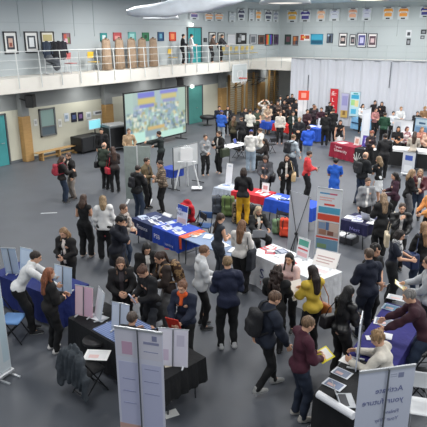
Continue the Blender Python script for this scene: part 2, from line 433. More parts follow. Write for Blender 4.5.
    tp = [cap(pel+u*.12, chest, (.104 if fem else .122)+gt, (.136 if fem else .152)+gt, f, 1.38), cap(pel+u*.0-x*.05, pel+u*.0+x*.05, (.122 if fem else .130)+gt, (.122 if fem else .130)+gt, f, 1.10), cap(S['sh'][0]-x*.02, S['sh'][1]+x*.02, .055+gt, .055+gt),
          cap(chest, neck-u*.03, .11+gt, .065+gt*.5, f, 1.3)]
    if hemd < -.2: tp.append(cap(pel, pel-V(0, 0, -hemd), .145+gt, .17+gt, f, 1.15))
    if fem: tp += [ell(chest-x*.065+f*.08, (.06, .06, .06)), ell(chest+x*.065+f*.08, (.06, .06, .06))]
    tp.append(cap(neck-u*.04, neck+u*.015, .072, .066))
    down = u if not (hemd < -.2) else V(0, 0, 1)
    hemc = float(pel @ down)+hemd
    if seat and hemd < -.1: hemc = float(pel @ down)-.10
    sl = []
    short = tk in ('tshirt', 'vest', 'dress')
    for a, b_, c in arms:
        if short:
            if tk != 'vest': sl.append(cap(a, a*.35+b_*.65, .058+gt, .052+gt))
        else: sl += [cap(a, b_, .056+gt, .046+gt), cap(b_, b_*.1+c*.9, .046+gt, .033+gt*.7)]
    if tk == 'hoodie': sl.append(cap(neck-u*.035-f*.075-x*.06, neck-u*.035-f*.075+x*.06, .05, .05))
    if tk == 'coat' or tk == 'blazer': sl.append(cap(neck-u*.01-f*.04-x*.04, neck-u*.01-f*.04+x*.04, .035, .035))
    v_, f_ = net(None, bN*.9, .035, groups=[(tp, [(tuple(-down), -hemc)])]+([(sl, [])] if sl else []), noise=folds(sd+1, .0125 if tk != 'shirt' else .008))
    nm = {'tshirt': 'shirt', 'leather': 'jacket', 'puffer': 'jacket'}.get(tk, tk)
    mats_ = [tm]; mii = None
    if len(top) > 5 or (tk in ('jacket', 'coat', 'leather', 'blazer', 'puffer') and top[-1] != 'closed'):
        inner = {'o': '#d8d4ce'}.get('o'); inner = top[5] if len(top) > 5 else ('#c9c6c2' if rnd.random() < .35 else '#2c2c30')
        mats_ = [tm, mat(inner, .85, kind='cloth')]
        cc_ = v_[f_].mean(1)-chest; lat = cc_ @ x; fw = cc_ @ f; up_ = cc_ @ u
        mii = ((np.abs(lat) < .035+.02*np.clip(up_+.2, 0, .3)) & (fw > .03) & (up_ < .16)).astype(int)
    link_mesh(nm, v_, f_, mats_, mii, root, True)
    # --- hair
    if hair:
        hk, hcl = hair[0], hair[1]; hm = mat(hcl, .55, kind='hair', scale=9)
        if hk in ('cap', 'beanie'):
            hm = mat(hcl, .8, kind='cloth')
            pr = [e((0, -.012, .03), (.086, .106, .098))]
            v_, f_ = net(pr, hN, .02, cut=[(tuple(-M[2]*1.0), -float(hc @ M[2])-.035)])
            if hk == 'cap':
                v2, f2 = net([ell(H(0, .12, .045), (.07, .075, .012), M)], hN, .02); f_ = np.concatenate([f_, f2+len(v_)]); v_ = np.concatenate([v_, v2])
            link_mesh('cap' if hk == 'cap' else 'knit_hat', v_, f_, hm, None, root, True)
            hk = 'short'; hm = mat(hair[2] if len(hair) > 2 else '#4a3426', .6, kind='hair', scale=9)
            pr = [e((0, -.03, -.01), (.082, .088, .075))]
        elif hk == 'thin': pr = [e((0, -.03, .0), (.080, .086, .08))]
        else: pr = [e((0, -.018, .028), (.086, .104, .096))]
        cuts = [(tuple(M[1]*.85-M[2]*.53), float(hc @ (M[1]*.85-M[2]*.53))+.022)]
        extra = []
        if hk == 'thin': cuts.append((tuple(M[2]), float(hc @ M[2])+.055))
        if hk == 'curly':
            for k in range(26):
                a_ = rnd.uniform(0, 6.28); b_ = rnd.uniform(-.1, 1.45)
                extra.append(ell(H(.088*math.cos(a_)*math.cos(b_), -.02+.1*math.sin(a_)*math.cos(b_), .03+.095*math.sin(b_)), (.026, .026, .026)))
        if hk == 'mop': extra += [e((0, .03, .075), (.075, .075, .045)), e((0, -.05, -.01), (.085, .07, .08))]
        if hk in ('long', 'longcurly', 'half'):
            Lh = {'long': .36, 'longcurly': .30, 'half': .20}[hk]
            bt = neck-f*(.11 if not seat else .12)-u*(Lh-.16)
            extra += [cap(H(0, -.065, .0), neck-f*.085+u*.02, .075, .085, f, 1.25), cap(neck-f*.085+u*.02, bt, .09, .07, f, 1.7)]
            for sx in (1, -1): extra += [cap(H(sx*.075, -.02, .0), H(sx*.078, -.01, -.12), .018, .022), cap(H(sx*.078, -.01, -.12), S['sh'][0 if sx > 0 else 1]*.5+chest*.5+f*.10+u*.04, .024, .016)]
            if hk == 'longcurly':
                for k in range(34):
                    t = rnd.random(); c_ = (H(0, -.06, .03)*(1-t)+bt*t); a_ = rnd.uniform(0, 6.28)
                    extra.append(ell(c_+x*.10*math.cos(a_)+f*(-.04+.05*math.sin(a_)), (.03, .03, .03)))
        if hk == 'pony': extra += [ell(H(0, -.11, .05), (.03, .035, .03)), cap(H(0, -.125, .03), neck-f*.13-u*.08, .034, .016)]
        if hk == 'bun': extra += [ell(H(0, -.095, .075), (.042, .042, .042))]
        if hk == 'braid':
            a_ = H(0, -.10, -.03); b_ = neck-f*.15-u*.2
            for k in range(8): extra.append(ell(a_*(1-k/7)+b_*(k/7), (.032-.001*k, .03, .032)))
        if hk in ('bob',): extra += [e((.07, -.02, -.05), (.03, .06, .085)), e((-.07, -.02, -.05), (.03, .06, .085)), e((0, -.07, -.05), (.08, .05, .085))]
        rr = np.random.RandomState(sd); p_ = rr.uniform(0, 6, 3)
        amp = {'curly': .006, 'longcurly': .008, 'mop': .006}.get(hk, .003)
        nz = lambda P: amp*(np.sin(75*P[:, 0]+9*P[:, 2]+p_[0])+np.sin(70*P[:, 1]+p_[1]))
        v_, f_ = net(None, hN, .02, groups=[(pr, cuts)]+([(extra, [(tuple(M[1]), float(hc @ M[1])+.10)])] if extra else []), noise=nz)
        link_mesh('hair', v_, f_, hm, None, root, True)
    if glasses:
        mb = MB(); gm = flat('#151515')
        for sx in (-1, 1):
            pts = [H(sx*.033+.022*math.cos(t), .098, .008+.018*math.sin(t)) for t in np.linspace(0, 6.283, 13)]
            mb.tube([tuple(map(float, p)) for p in pts], .0025, gm, 5)
            mb.tube([tuple(map(float, H(sx*.055, .095, .012))), tuple(map(float, H(sx*.08, .0, .01)))], .0025, gm, 5)
        mb.build('glasses', root)
    P = dict(root=root, S=S, arms=arms, wr=wrists, label=label, rz=rz, loc=w, sc=sc, py=py)
    PEOPLE.append(P); return P
def pw(P, v):
    """figure-space point to world"""
    v = [float(c)*P['sc'] for c in v]; c, s = math.cos(P['rz']), math.sin(P['rz'])
    return Vector((P['loc'].x+v[0]*c-v[1]*s, P['loc'].y+v[0]*s+v[1]*c, P['loc'].z+v[2]))
def grip(P, i):
    c, d, n = P['wr'][i]; return c+d*.085+n*.02
def frame_of(P, name, label, cat, group=None):
    o = empty(name, P['loc'], P['rz'], label, cat, group); o.scale = (P['sc'],)*3; return o
def backpack(P, color, label, size=1.0, kind='cloth', c2=None):
    S = P['S']; u, f, x = S['u'], S['f'], S['x']; c = S['chest']-f*.225-u*.06; M = np.stack([x, f, u])
    o = frame_of(P, 'backpack', label, 'backpack'); m = mat(color, .8, kind=kind, c2=c2, scale=12)
    h = .018 if P['py'] > 190 else .028
    v_, f_ = net([rbox(c, (.145*size, .085*size, .215*size), .06, M), rbox(c-f*.085*size-u*.07, (.11*size, .04*size, .11*size), .035, M)], h, .02, noise=folds(int(P['py']), .005))
    link_mesh('bag_body', v_, f_, m, None, o, True)
    mb = MB()
    for sx, s_ in ((1, S['sh'][0]), (-1, S['sh'][1])):
        b = s_-x*sx*.045
        pts = [c+x*sx*.07+u*.19+f*.07, b-f*.07+u*.07, b+u*.095+f*.01, b+f*.10+u*.03, b+f*.155-u*.10, b*0+S['pel']+u*.22+x*sx*.15+f*.09, c+x*sx*.12-u*.17+f*.05]
        mb.tube([tuple(map(float, p)) for p in pts], .017, m, 6)
    mb.build('strap', o.children[0], True); return o
def shoulder_bag(P, color, label, side=1, drop=.50, size=(.17, .07, .13), name='handbag', kind='plain', c2=None, fwd=0.0, cross=False, rough=.45):
    S = P['S']; u, f, x = S['u'], S['f'], S['x']; s_ = S['sh'][0 if side > 0 else 1]
    c = s_+x*side*.10+f*fwd-u*drop; o = frame_of(P, name, label, 'bag'); m = mat(color, rough, kind=kind, c2=c2, scale=12)
    M = np.stack([f, x, u])
    v_, f_ = net([rbox(c, size, .04, M)], .02 if P['py'] > 190 else .03, .02, noise=folds(5, .004)); link_mesh('bag_body', v_, f_, m, None, o, True)
    t = (S['sh'][1 if side > 0 else 0]-x*-side*.03 if cross else s_-x*side*.03)+u*.09
    mb = MB()
    for q in (-1, 1): mb.tube([tuple(map(float, c+f*q*size[0]*.7+u*size[2]*.9)), tuple(map(float, (c+t)/2+f*q*.13+x*side*(.03))), tuple(map(float, t+f*q*.03)), tuple(map(float, t))], .009, m, 6)
    mb.build('strap', o.children[0], True); return o
def paper(P, i, label, color='#f2f2f0', size=(.21, .29), name='leaflet', cat='leaflet', tilt=35, c2=None, thick=.004):
    p = grip(P, i) if i < 2 else (grip(P, 0)+grip(P, 1))/2
    o = empty(name, pw(P, p+V(0, .03, .025)), P['rz'], label, cat); mb = MB()
    mb.box(-size[0]/2, -size[1]/2, 0, size[0]/2, size[1]/2, thick, flat(color))
    if c2: mb.box(-size[0]*.4, -size[1]*.1, thick, size[0]*.4, size[1]*.4, thick+.001, flat(c2))
    q = mb.build('sheet', o) if False else mb.build(name, None); bpy.data.objects.remove(o)
    q.location = pw(P, p+V(0, .03, .025)); q.rotation_euler = (rad(tilt), 0, P['rz']); tag(q, label, cat); return q
def phone(P, i, label): return paper(P, i, label, '#17181a', (.075, .15), 'phone', 'phone', 50, '#39424c', .009)
# ------------------------------------------------------------------ the setting
WX = -21.0; BY = 40.4; EX = -19.5; EY = 33.6; BZ = 3.82; CEIL = 7.7
WHITE = flat('#e9eaec')
m_floor = mat('#51555c', .52, kind='floor', scale=1.3, var=.07); m_floor.node_tree.nodes['Principled BSDF'].inputs['Specular IOR Level'].default_value = .6
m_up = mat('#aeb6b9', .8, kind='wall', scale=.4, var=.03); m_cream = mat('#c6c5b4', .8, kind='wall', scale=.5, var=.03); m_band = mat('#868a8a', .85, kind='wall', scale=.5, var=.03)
m_conc = mat('#dcd9d1', .85, kind='wall', scale=1.2, var=.05); m_orange = mat('#a98654', .55, kind='wood', scale=3, var=.12); m_dark = flat('#18191b', .5)
MB().box(-22, -3, -.2, 6, 41, 0, m_floor).build('floor'); tag(bpy.data.objects['floor'], kind='structure')
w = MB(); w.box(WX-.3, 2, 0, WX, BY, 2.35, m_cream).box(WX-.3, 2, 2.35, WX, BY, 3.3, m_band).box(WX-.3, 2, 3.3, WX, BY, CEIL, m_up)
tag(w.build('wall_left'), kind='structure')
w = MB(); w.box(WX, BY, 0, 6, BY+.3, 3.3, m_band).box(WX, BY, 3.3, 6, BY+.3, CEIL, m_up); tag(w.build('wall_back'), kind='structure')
tag(MB().box(WX-.3, -3, CEIL, 6, BY+.3, CEIL+.2, mat('#8ea3b6', .8, kind='wall', scale=.5)).build('ceiling'), kind='structure')
w = MB()
for px in (18, 43, 73, 93):
    p = onX(px, 12, WX); w.box(WX, p.y-.02, 5.45, WX+.02, p.y+.02, CEIL, flat('#a4adb0'))
w.box(WX, 2, 6.02, WX+.015, BY, 6.05, flat('#a5adb1')); w.box(WX, BY-.015, 6.02, 6, BY, 6.05, flat('#a5adb1'))
for X in np.arange(-19, 0, 2.4): w.box(X-.015, BY-.02, 5.4, X+.015, BY, CEIL, flat('#9aa2a6'))
tag(w.build('trim_1'), kind='structure')
tag(MB().box(WX, 8, BZ-.58, EX, BY, BZ, m_conc).build('balcony_floor_left'), kind='structure')
tag(MB().box(EX, EY, BZ-.58, 5.5, BY, BZ, m_conc).build('balcony_floor_back'), kind='structure')
tag(MB().box(WX, 2, 0, WX+.03, BY, .12, flat('#5a5f63')).build('baseboard_left'), kind='structure')
tag(MB().box(WX, BY-.03, 0, 6, BY, .12, flat('#5a5f63')).build('baseboard_back'), kind='structure')
def railing(a, b, posts, label, mesh=False, col='#d0d3d2', pr=.022):
    a, b = Vector(a), Vector(b); d = (b-a).normalized(); r = empty('balcony_railing', a, 0, label, 'railing', None); m = flat(col, .4)
    for hz in (1.06, .72, .38): MB().tube([Vector((0, 0, hz)), b-a+Vector((0, 0, hz))], .022 if hz > 1 and pr > .02 else .010, m, 6).build('rail', r)
    out = Vector((1, 0, 0)) if abs(d.y) > .5 else Vector((0, -1, 0))
    for t in posts:
        MB().tube([d*t+out*.05+Vector((0, 0, -.42)), d*t+out*.05+Vector((0, 0, .0)), d*t+Vector((0, 0, 1.06))], pr, m, 6).build('post', r)
    return r
pp = [onX(px, 60, EX).y-12 for px in (16, 39, 60, 79, 97, 113.5, 129.5, 144, 158, 171.5, 185, 196.5, 208, 219, 229, 239, 248, 256, 264, 270)]
railing((EX, 12, BZ), (EX, EY, BZ), [p for p in pp if 0 < p < EY-12], 'white tube railing along the left balcony edge')
railing((EX, EY, BZ), (0, EY, BZ), list(np.arange(0, 19.5, 1.15)), 'thin grey railing along the back balcony above the curtain', col='#a3adb1', pr=.012)
# pillars under the left balcony
def pillar(px, py, w_, label):
    p = onX(px, py, WX+.35); o = empty('pillar', (WX+.02, p.y, 0), 0, label, 'pillar')
    MB().box(0, -w_/2, 0, .30, w_/2, 2.05, m_orange, bev=.02).build('wood_cladding', o); MB().box(.0, -w_/2+.02, 2.05, .28, w_/2-.02, 3.24, m_band, bev=.02).build('shaft', o)
pillar(29, 140, .46, 'wood clad pillar between the teal door and the window'); pillar(110, 110, .6, 'wood clad pillar behind the black flight case'); pillar(169, 85, .7, 'pillar behind the projection screen under the balcony')
pillar(224.5, 100, .7, 'wood clad pillar left of the basketball hoop'); pillar(263, 95, .8, 'pillar between the two pairs of wall bars')
# doors
def door(n, px0, px1, ptop, pbot, col, zb=0.0, leafs=2):
    a = onX(px0, pbot, WX); b = onX(px1, pbot, WX); zt = onX((px0+px1)/2, ptop, WX).z
    o = empty('door_%d' % n, (WX, (a.y+b.y)/2, zb)); o['kind'] = 'structure'; L = abs(b.y-a.y); hh = zt-zb
    f = MB(); fm = flat('#55595c')
    f.box(0, -L/2-.06, 0, .10, -L/2, hh+.06, fm).box(0, L/2, 0, .10, L/2+.06, hh+.06, fm).box(0, -L/2-.06, hh, .10, L/2+.06, hh+.06, fm); f.build('door_frame', o)
    dl = MB(); m = mat(col, .5, scale=2, var=.05)
    for k in range(leafs):
        y0 = -L/2+k*L/leafs; dl.box(.01, y0+.01, 0, .06, y0+L/leafs-.01, hh, m, bev=.008)
    dl.build('door_leaf', o)
    h = MB().tube([(.06, .05, 1.0), (.12, .05, 1.0), (.12, .19, 1.0)], .014, flat('#9a9da0', .3, metal=.9), 6).build('door_handle', o.children[-1]); return o
door(1, -6, 9.5, 115, 166, '#3f8f92', leafs=1); door(2, 188, 201.5, 86, 124, '#4b8a84', leafs=1); door(3, 187.5, 200.5, 28, 63, '#2c8f93', BZ)
# window under the balcony
a, b = onX(39, 120, WX), onX(55, 120, WX); zt, zb = onX(47, 108, WX).z, onX(47, 136, WX).z
o = empty('window_1', (WX, (a.y+b.y)/2, zb)); o['kind'] = 'structure'; L = b.y-a.y; hh = zt-zb
f = MB(); fm = flat('#6b6f70')
f.box(0, -L/2, 0, .08, -L/2+.07, hh, fm).box(0, L/2-.07, 0, .08, L/2, hh, fm).box(0, -L/2, 0, .08, L/2, .07, fm).box(0, -L/2, hh-.07, .08, L/2, hh, fm).box(0, -L/2, hh*.33, .07, L/2, hh*.33+.05, fm); f.build('window_frame', o)
MB().box(.02, -L/2+.07, hh*.36, .03, L/2-.07, hh-.07, flat('#8fa9a4', .15)).box(.02, -L/2+.07, .07, .03, L/2-.07, hh*.34, flat('#5c6b74', .3)).build('window_pane', o)
# ceiling lamps and the folded cloth
def dome(px, py, dist, r, label):
    d = ray(px, py); t = dist/math.hypot(d.x, d.y); p = Vector((d.x*t, d.y*t, CAMH+d.z*t)); o = empty('pendant_lamp', p, 0, label, 'lamp')
    s = MB().lathe([(.02, .42), (.10, .40), (.12, .30), (r*.55, .26), (r*.9, .12), (r, 0), (r*.96, -.01), (r*.9, .08), (r*.5, .2), (.02, .24)], flat('#d4dade', .3), n=32).build('lamp_shade', o, True)
    MB().lathe([(.02, .02), (r*.86, .02), (r*.86, .05), (.02, .05)], flat('#fff6e8', emit=1.6), n=32).build('lamp_diffuser', o)
    MB().tube([(0, 0, .4), (0, 0, CEIL-p.z)], .012, m_dark, 6).build('cable', o)
dome(285, 3.5, 12.0, .53, 'round pendant lamp hanging top centre near the corner'); dome(370, 0.5, 18.0, .55, 'round pendant lamp hanging at the top right')
dome(161, 19, 19.5, .62, 'pale round pendant lamp below the folded cloth')
vs = []; fs = []; nU, nV = 40, 9
for i in range(nU+1):
    t = i/nU; px = 127+t*150; d = ray(px, 12-4*t-22*t*t); q = 15.5/math.hypot(d.x, d.y); c = Vector((d.x*q, d.y*q, CAMH+d.z*q))
    for j in range(nV):
        a_ = 2*math.pi*j/nV; hgt = .03+.17*math.sin(math.pi*min(t+.02, 1)**.75)+.015*math.sin(9*t*3); dep = .10+.05*math.sin(t*12)
        vs.append(c+Vector((math.cos(a_)*dep*ca*0+math.cos(a_)*dep*-sa, math.cos(a_)*dep*ca, math.sin(a_)*hgt*(1+.25*math.sin(a_*3+t*9)))))
for i in range(nU):
    for j in range(nV): fs.append([i*nV+j, i*nV+(j+1) % nV, (i+1)*nV+(j+1) % nV, (i+1)*nV+j])
fs += [list(range(nV))[::-1], [nU*nV+j for j in range(nV)]]
tag(link_mesh('hanging_sail_cloth', vs, fs, mat('#e4ebf2', .5, kind='cloth', scale=2), None, None, True), 'pale blue cloth gathered along the ceiling at the top', 'cloth')
# pictures
def framed(x0, y0, x1, y1, pl, fc, mc, rects, label, fw=.05, cat='picture'):
    cx, cy = (x0+x1)/2, (y0+y1)/2
    on = (lambda a, b: onX(a, b, WX)) if pl == 'L' else (lambda a, b: onY(a, b, BY))
    A, B, T, Bm, C = on(x0, cy), on(x1, cy), on(cx, y0), on(cx, y1), on(cx, cy)
    W_ = abs(B.y-A.y) if pl == 'L' else abs(B.x-A.x); H_ = abs(T.z-Bm.z)
    o = empty('framed_picture' if fw > 0 else 'poster', (WX, C.y, C.z) if pl == 'L' else (C.x, BY, C.z), math.pi/2 if pl == 'L' else 0, label, cat)
    m = flat(fc)
    if fw > 0:
        f = MB(); h, v = W_/2, H_/2
        f.box(-h, -.05, -v, -h+fw, 0, v, m).box(h-fw, -.05, -v, h, 0, v, m).box(-h, -.05, -v, h, 0, -v+fw, m).box(-h, -.05, v-fw, h, 0, v, m); f.build('frame', o)
    p = MB(); p.box(-W_/2+fw*.5, -.025, -H_/2+fw*.5, W_/2-fw*.5, -.004, H_/2-fw*.5, flat(mc))
    for k, (a, b, c, d, col) in enumerate(rects): p.box(-W_/2+a*W_, -.028-.002*k, -H_/2+b*H_, -W_/2+c*W_, -.02, -H_/2+d*H_, flat(col))
    p.build('picture', o); return o
FR = [
 (3.5, 31.5, 17, 54, 'L', '#23252a', '#e3e4e2', [(.22, .2, .78, .8, '#2f3440'), (.34, .3, .66, .7, '#c9a99a'), (.4, .33, .6, .5, '#8f4a3c')], 'framed picture with dark mount and pinkish centre, far left of balcony wall'),
 (24.5, 31.5, 38, 53, 'L', '#23252a', '#e3e4e2', [(.2, .2, .8, .8, '#333b45'), (.32, .28, .68, .72, '#dfe3e6')], 'framed picture with dark mount and white centre beside the coat rack'),
 (41, 31.5, 54, 52, 'L', '#3a3630', '#e4e1d2', [(.15, .45, .85, .85, '#b7ab78')], 'framed picture with olive yellow image behind the hanging coats'),
 (62.5, 33, 70, 44, 'L', '#7a5560', '#8c6b74', [(.1, .5, .5, .9, '#b9503f'), (.5, .1, .9, .6, '#6d7f4e'), (.3, .1, .6, .5, '#d5a7b4')], 'small multicoloured poster right of the coats'),
 (100, 33, 106.5, 41.5, 'L', '#2a8f8f', '#2a8f8f', [(.3, .25, .8, .75, '#dfe9ea')], 'small teal picture with white shape, left end of the row'),
 (113, 32.5, 121, 41, 'L', '#c0575b', '#c0575b', [(.2, .2, .8, .6, '#e2a7a0')], 'small coral red picture above the dress forms'),
 (128, 32, 135.5, 41, 'L', '#6cb7b4', '#6cb7b4', [(.2, .3, .8, .8, '#a8dcd8')], 'small light teal picture above the dress forms'),
 (142, 32.5, 148.5, 41, 'L', '#2e7a52', '#2e7a52', [(.3, .3, .7, .7, '#173f2c')], 'small green picture above the dress forms'),
 (157.5, 32, 163.5, 41, 'L', '#1f4a72', '#1f4a72', [(.3, .3, .7, .8, '#5fa0b8')], 'small dark blue picture left of the red one'),
 (169, 32, 175.5, 41, 'L', '#c8452e', '#c8452e', [(.25, .2, .75, .8, '#e08a5a')], 'small orange red picture left of the teal balcony door'),
 (203.5, 38, 206.5, 42, 'L', '#33363a', '#9fa3a5', [(.2, .2, .8, .8, '#44484c')], 'tiny dark sign right of the teal balcony door'),
 (208.5, 32, 215, 45, 'L', '#22252a', '#dcdcd8', [(.22, .2, .78, .8, '#7c7f86')], 'framed picture with white mount just right of the tiny door sign'),
 (217.5, 32.5, 224, 45, 'L', '#22252a', '#dcdcd8', [(.2, .22, .8, .8, '#8e8f8a')], 'framed picture with white mount above the two leaning people'),
 (227, 34, 235, 45, 'L', '#b9bcc0', '#dfe1e3', [(.12, .15, .88, .85, '#cfd2d8')], 'pale framed picture left of the black artwork'),
 (236.3, 33, 246, 44.5, 'L', '#15171a', '#1c1e22', [(.15, .2, .45, .6, '#8c9196'), (.5, .35, .85, .8, '#c9cccf'), (.3, .65, .5, .9, '#7b7f84')], 'black square artwork with white marks'),
 (249.5, 34.5, 256.5, 44.5, 'L', '#6b6e74', '#a2a5aa', [(.2, .2, .8, .8, '#585c64')], 'grey framed picture right of the black artwork'),
 (258, 35, 264, 44.5, 'L', '#4a3530', '#6b4a42', [(.2, .2, .8, .8, '#2e2220')], 'dark brown picture left of the rainbow stripes'),
 (264.8, 34, 272.5, 45.5, 'L', '#222', '#222222', [(0, 0, .15, 1, '#23262c'), (.15, 0, .3, 1, '#c23c34'), (.3, 0, .44, 1, '#d9872c'), (.44, 0, .58, 1, '#3f9b54'), (.58, 0, .72, 1, '#2f5fb5'), (.72, 0, .86, 1, '#6a3b9a'), (.86, 0, 1, 1, '#22242a')], 'picture with vertical rainbow stripes near the corner'),
 (273.6, 34.5, 278, 45, 'L', '#2c2830', '#5c4a6a', [(.2, .2, .8, .8, '#33283c')], 'narrow dark violet picture in the corner'),
 (285, 34.5, 291, 45, 'B', '#23302c', '#2e4a44', [(.2, .3, .8, .8, '#6b4650')], 'dark green picture first right of the corner'),
 (293, 36, 298.3, 45.5, 'B', '#5a4640', '#8a5a4a', [(.1, .5, .5, .9, '#cc7a3c'), (.5, .1, .9, .5, '#3c4a5c')], 'small brown picture second right of the corner'),
 (300, 34, 310.5, 41, 'B', '#d9dadc', '#e2e2e2', [(.02, .1, .4, .95, '#c8402f'), (.5, .3, .9, .8, '#a9513f'), (.2, .4, .55, .7, '#e4a44e')], 'white picture with red and orange shapes on back wall'),
 (311, 34, 323, 44.5, 'B', '#2d86a5', '#3b9fbf', [(0, 0, 1, .35, '#16506c'), (0, .35, 1, .45, '#2a6f88')], 'blue seascape painting on the back wall'),
 (327, 33.5, 333, 43, 'B', '#3c4552', '#4f5d70', [(.3, .1, .7, .8, '#1e2530'), (.1, .7, .4, .9, '#9fb0c4')], 'small slate blue picture right of the seascape'),
 (339, 33, 347, 46.5, 'B', '#3c3a42', '#e6e2e2', [(.18, .2, .82, .8, '#2c2c33'), (.3, .4, .7, .65, '#b9a4a0')], 'framed picture, leftmost of the four framed together on back wall'),
 (349.5, 34.5, 356, 46, 'B', '#3c3a42', '#dcdcdc', [(.2, .2, .8, .8, '#3a3d46'), (.35, .35, .65, .6, '#8f7d80')], 'framed picture, second of the four framed together on back wall'),
 (357.2, 33, 366.5, 47.5, 'B', '#34343c', '#e9e9ee', [(.15, .15, .85, .85, '#4a4a86'), (.3, .3, .7, .7, '#c0bfe0')], 'framed picture with violet image, third of the four on back wall'),
 (368, 33.5, 377, 47.5, 'B', '#34343c', '#e9e4e4', [(.15, .18, .85, .82, '#5a4650'), (.3, .35, .7, .65, '#c9b0b4')], 'framed picture with dark mauve image, rightmost of the four'),
]
for q in FR: framed(*q[:5], q[5] if len(q[5]) == 7 else '#222222', *q[6:8], q[8])
for i, (x0, y0, x1, y1, c, c2, lb) in enumerate([(406, 30, 411.5, 37, '#c9ccd0', '#3c3f46', 'grey photo print, upper left of the small cluster'), (406.5, 38.5, 410.5, 45, '#3a3c42', '#8a8d92', 'dark photo print, lower left of the small cluster'),
    (421, 29.5, 426.5, 34, '#2c2e34', '#7c7f86', 'dark tilted photo print at the top right of the wall'), (420.5, 35.5, 424.5, 39, '#44474e', '#a2a5aa', 'small grey photo print below the tilted one')]):
    framed(x0, y0, x1, y1, 'B', c, c, [(.25, .2, .8, .7, c2)], lb, fw=0, cat='photo')
for x0, y0, x1, y1, c, c2, lb in [(64, 113, 68.5, 121.5, '#cfd6de', '#8fa3b8', 'pale poster, leftmost on the wall under the balcony'), (71, 112.5, 76.5, 122, '#1f2233', '#4a5a86', 'dark poster, left one of the dark pair'),
    (77.8, 112, 83, 121, '#241f33', '#7a5a8c', 'dark poster, right one of the dark pair'), (86, 112, 91, 119, '#dfe3e6', '#a8b4bc', 'white notice right of the dark posters'), (93, 110.5, 103, 115, '#d5d9dc', '#5a5f66', 'wide white notice strip above the monitor'), (33.5, 119, 37, 126, '#d8dad8', '#a9acaa', 'small notice left of the window'), (58, 119, 61.5, 127, '#dadcd8', '#b0b2ae', 'small notice right of the window')]:
    framed(x0, y0, x1, y1, 'L', c, c, [(.2, .3, .8, .75, c2)], lb, fw=0, cat='poster')
def jersey(x0, y0, x1, y1, pl, c, c2, label):
    cx, cy = (x0+x1)/2, (y0+y1)/2; on = (lambda a, b: onX(a, b, WX+.06)) if pl == 'L' else (lambda a, b: onY(a, b, BY-.06))
    A, B, T, Bm, C = on(x0, cy), on(x1, cy), on(cx, y0), on(cx, y1), on(cx, cy); W_ = abs(B.y-A.y) if pl == 'L' else abs(B.x-A.x); H_ = abs(T.z-Bm.z)
    o = empty('jersey_banner', C, math.pi/2 if pl == 'L' else 0, label, 'banner', None)
    MB().box(-W_*.56, -.006, -H_/2, W_*.56, .006, H_/2, mat('#c3cacd', .8, kind='cloth', scale=3, var=.03)).build('cloth', o)
    MB().tube([(-W_*.58, 0, H_/2), (W_*.58, 0, H_/2)], .02, flat('#8d9296'), 6).build('rod', o)
    p = MB(); Y = -.010; m = flat(c); m2 = flat(c2)
    w_, t, b = W_*.38, H_*.34, -H_*.26
    p.add([(-w_, Y, b), (w_, Y, b), (w_, Y, t), (-w_, Y, t), (-w_, -Y*.7, b), (w_, -Y*.7, b), (w_, -Y*.7, t), (-w_, -Y*.7, t)], [(0, 1, 2, 3), (4, 7, 6, 5), (0, 4, 5, 1), (3, 2, 6, 7)], m)
    for s in (-1, 1): p.add([(s*w_, Y-.001, t), (s*W_*.5, Y-.001, t-.16*H_), (s*W_*.42, Y-.001, t-.30*H_), (s*w_, Y-.001, t-.2*H_)], [(0, 1, 2, 3)], m)
    p.box(-w_*.98, Y-.003, .0*H_, w_*.98, Y, .13*H_, flat('#d4d8dc')); p.box(-w_*.7, Y-.004, .04*H_, w_*.7, Y-.002, .08*H_, m2); p.box(-w_*.7, Y-.002, H_*.39, w_*.7, Y, H_*.45, flat('#4a4650')); p.box(-w_*.4, Y-.003, t-.06*H_, w_*.4, Y, t, m2); p.box(-w_*.55, Y-.002, -H_*.46, w_*.55, Y, -H_*.36, flat('#2a2c33'))
    p.build('jersey_print', [c_ for c_ in o.children if c_.name.startswith('cloth')][0])
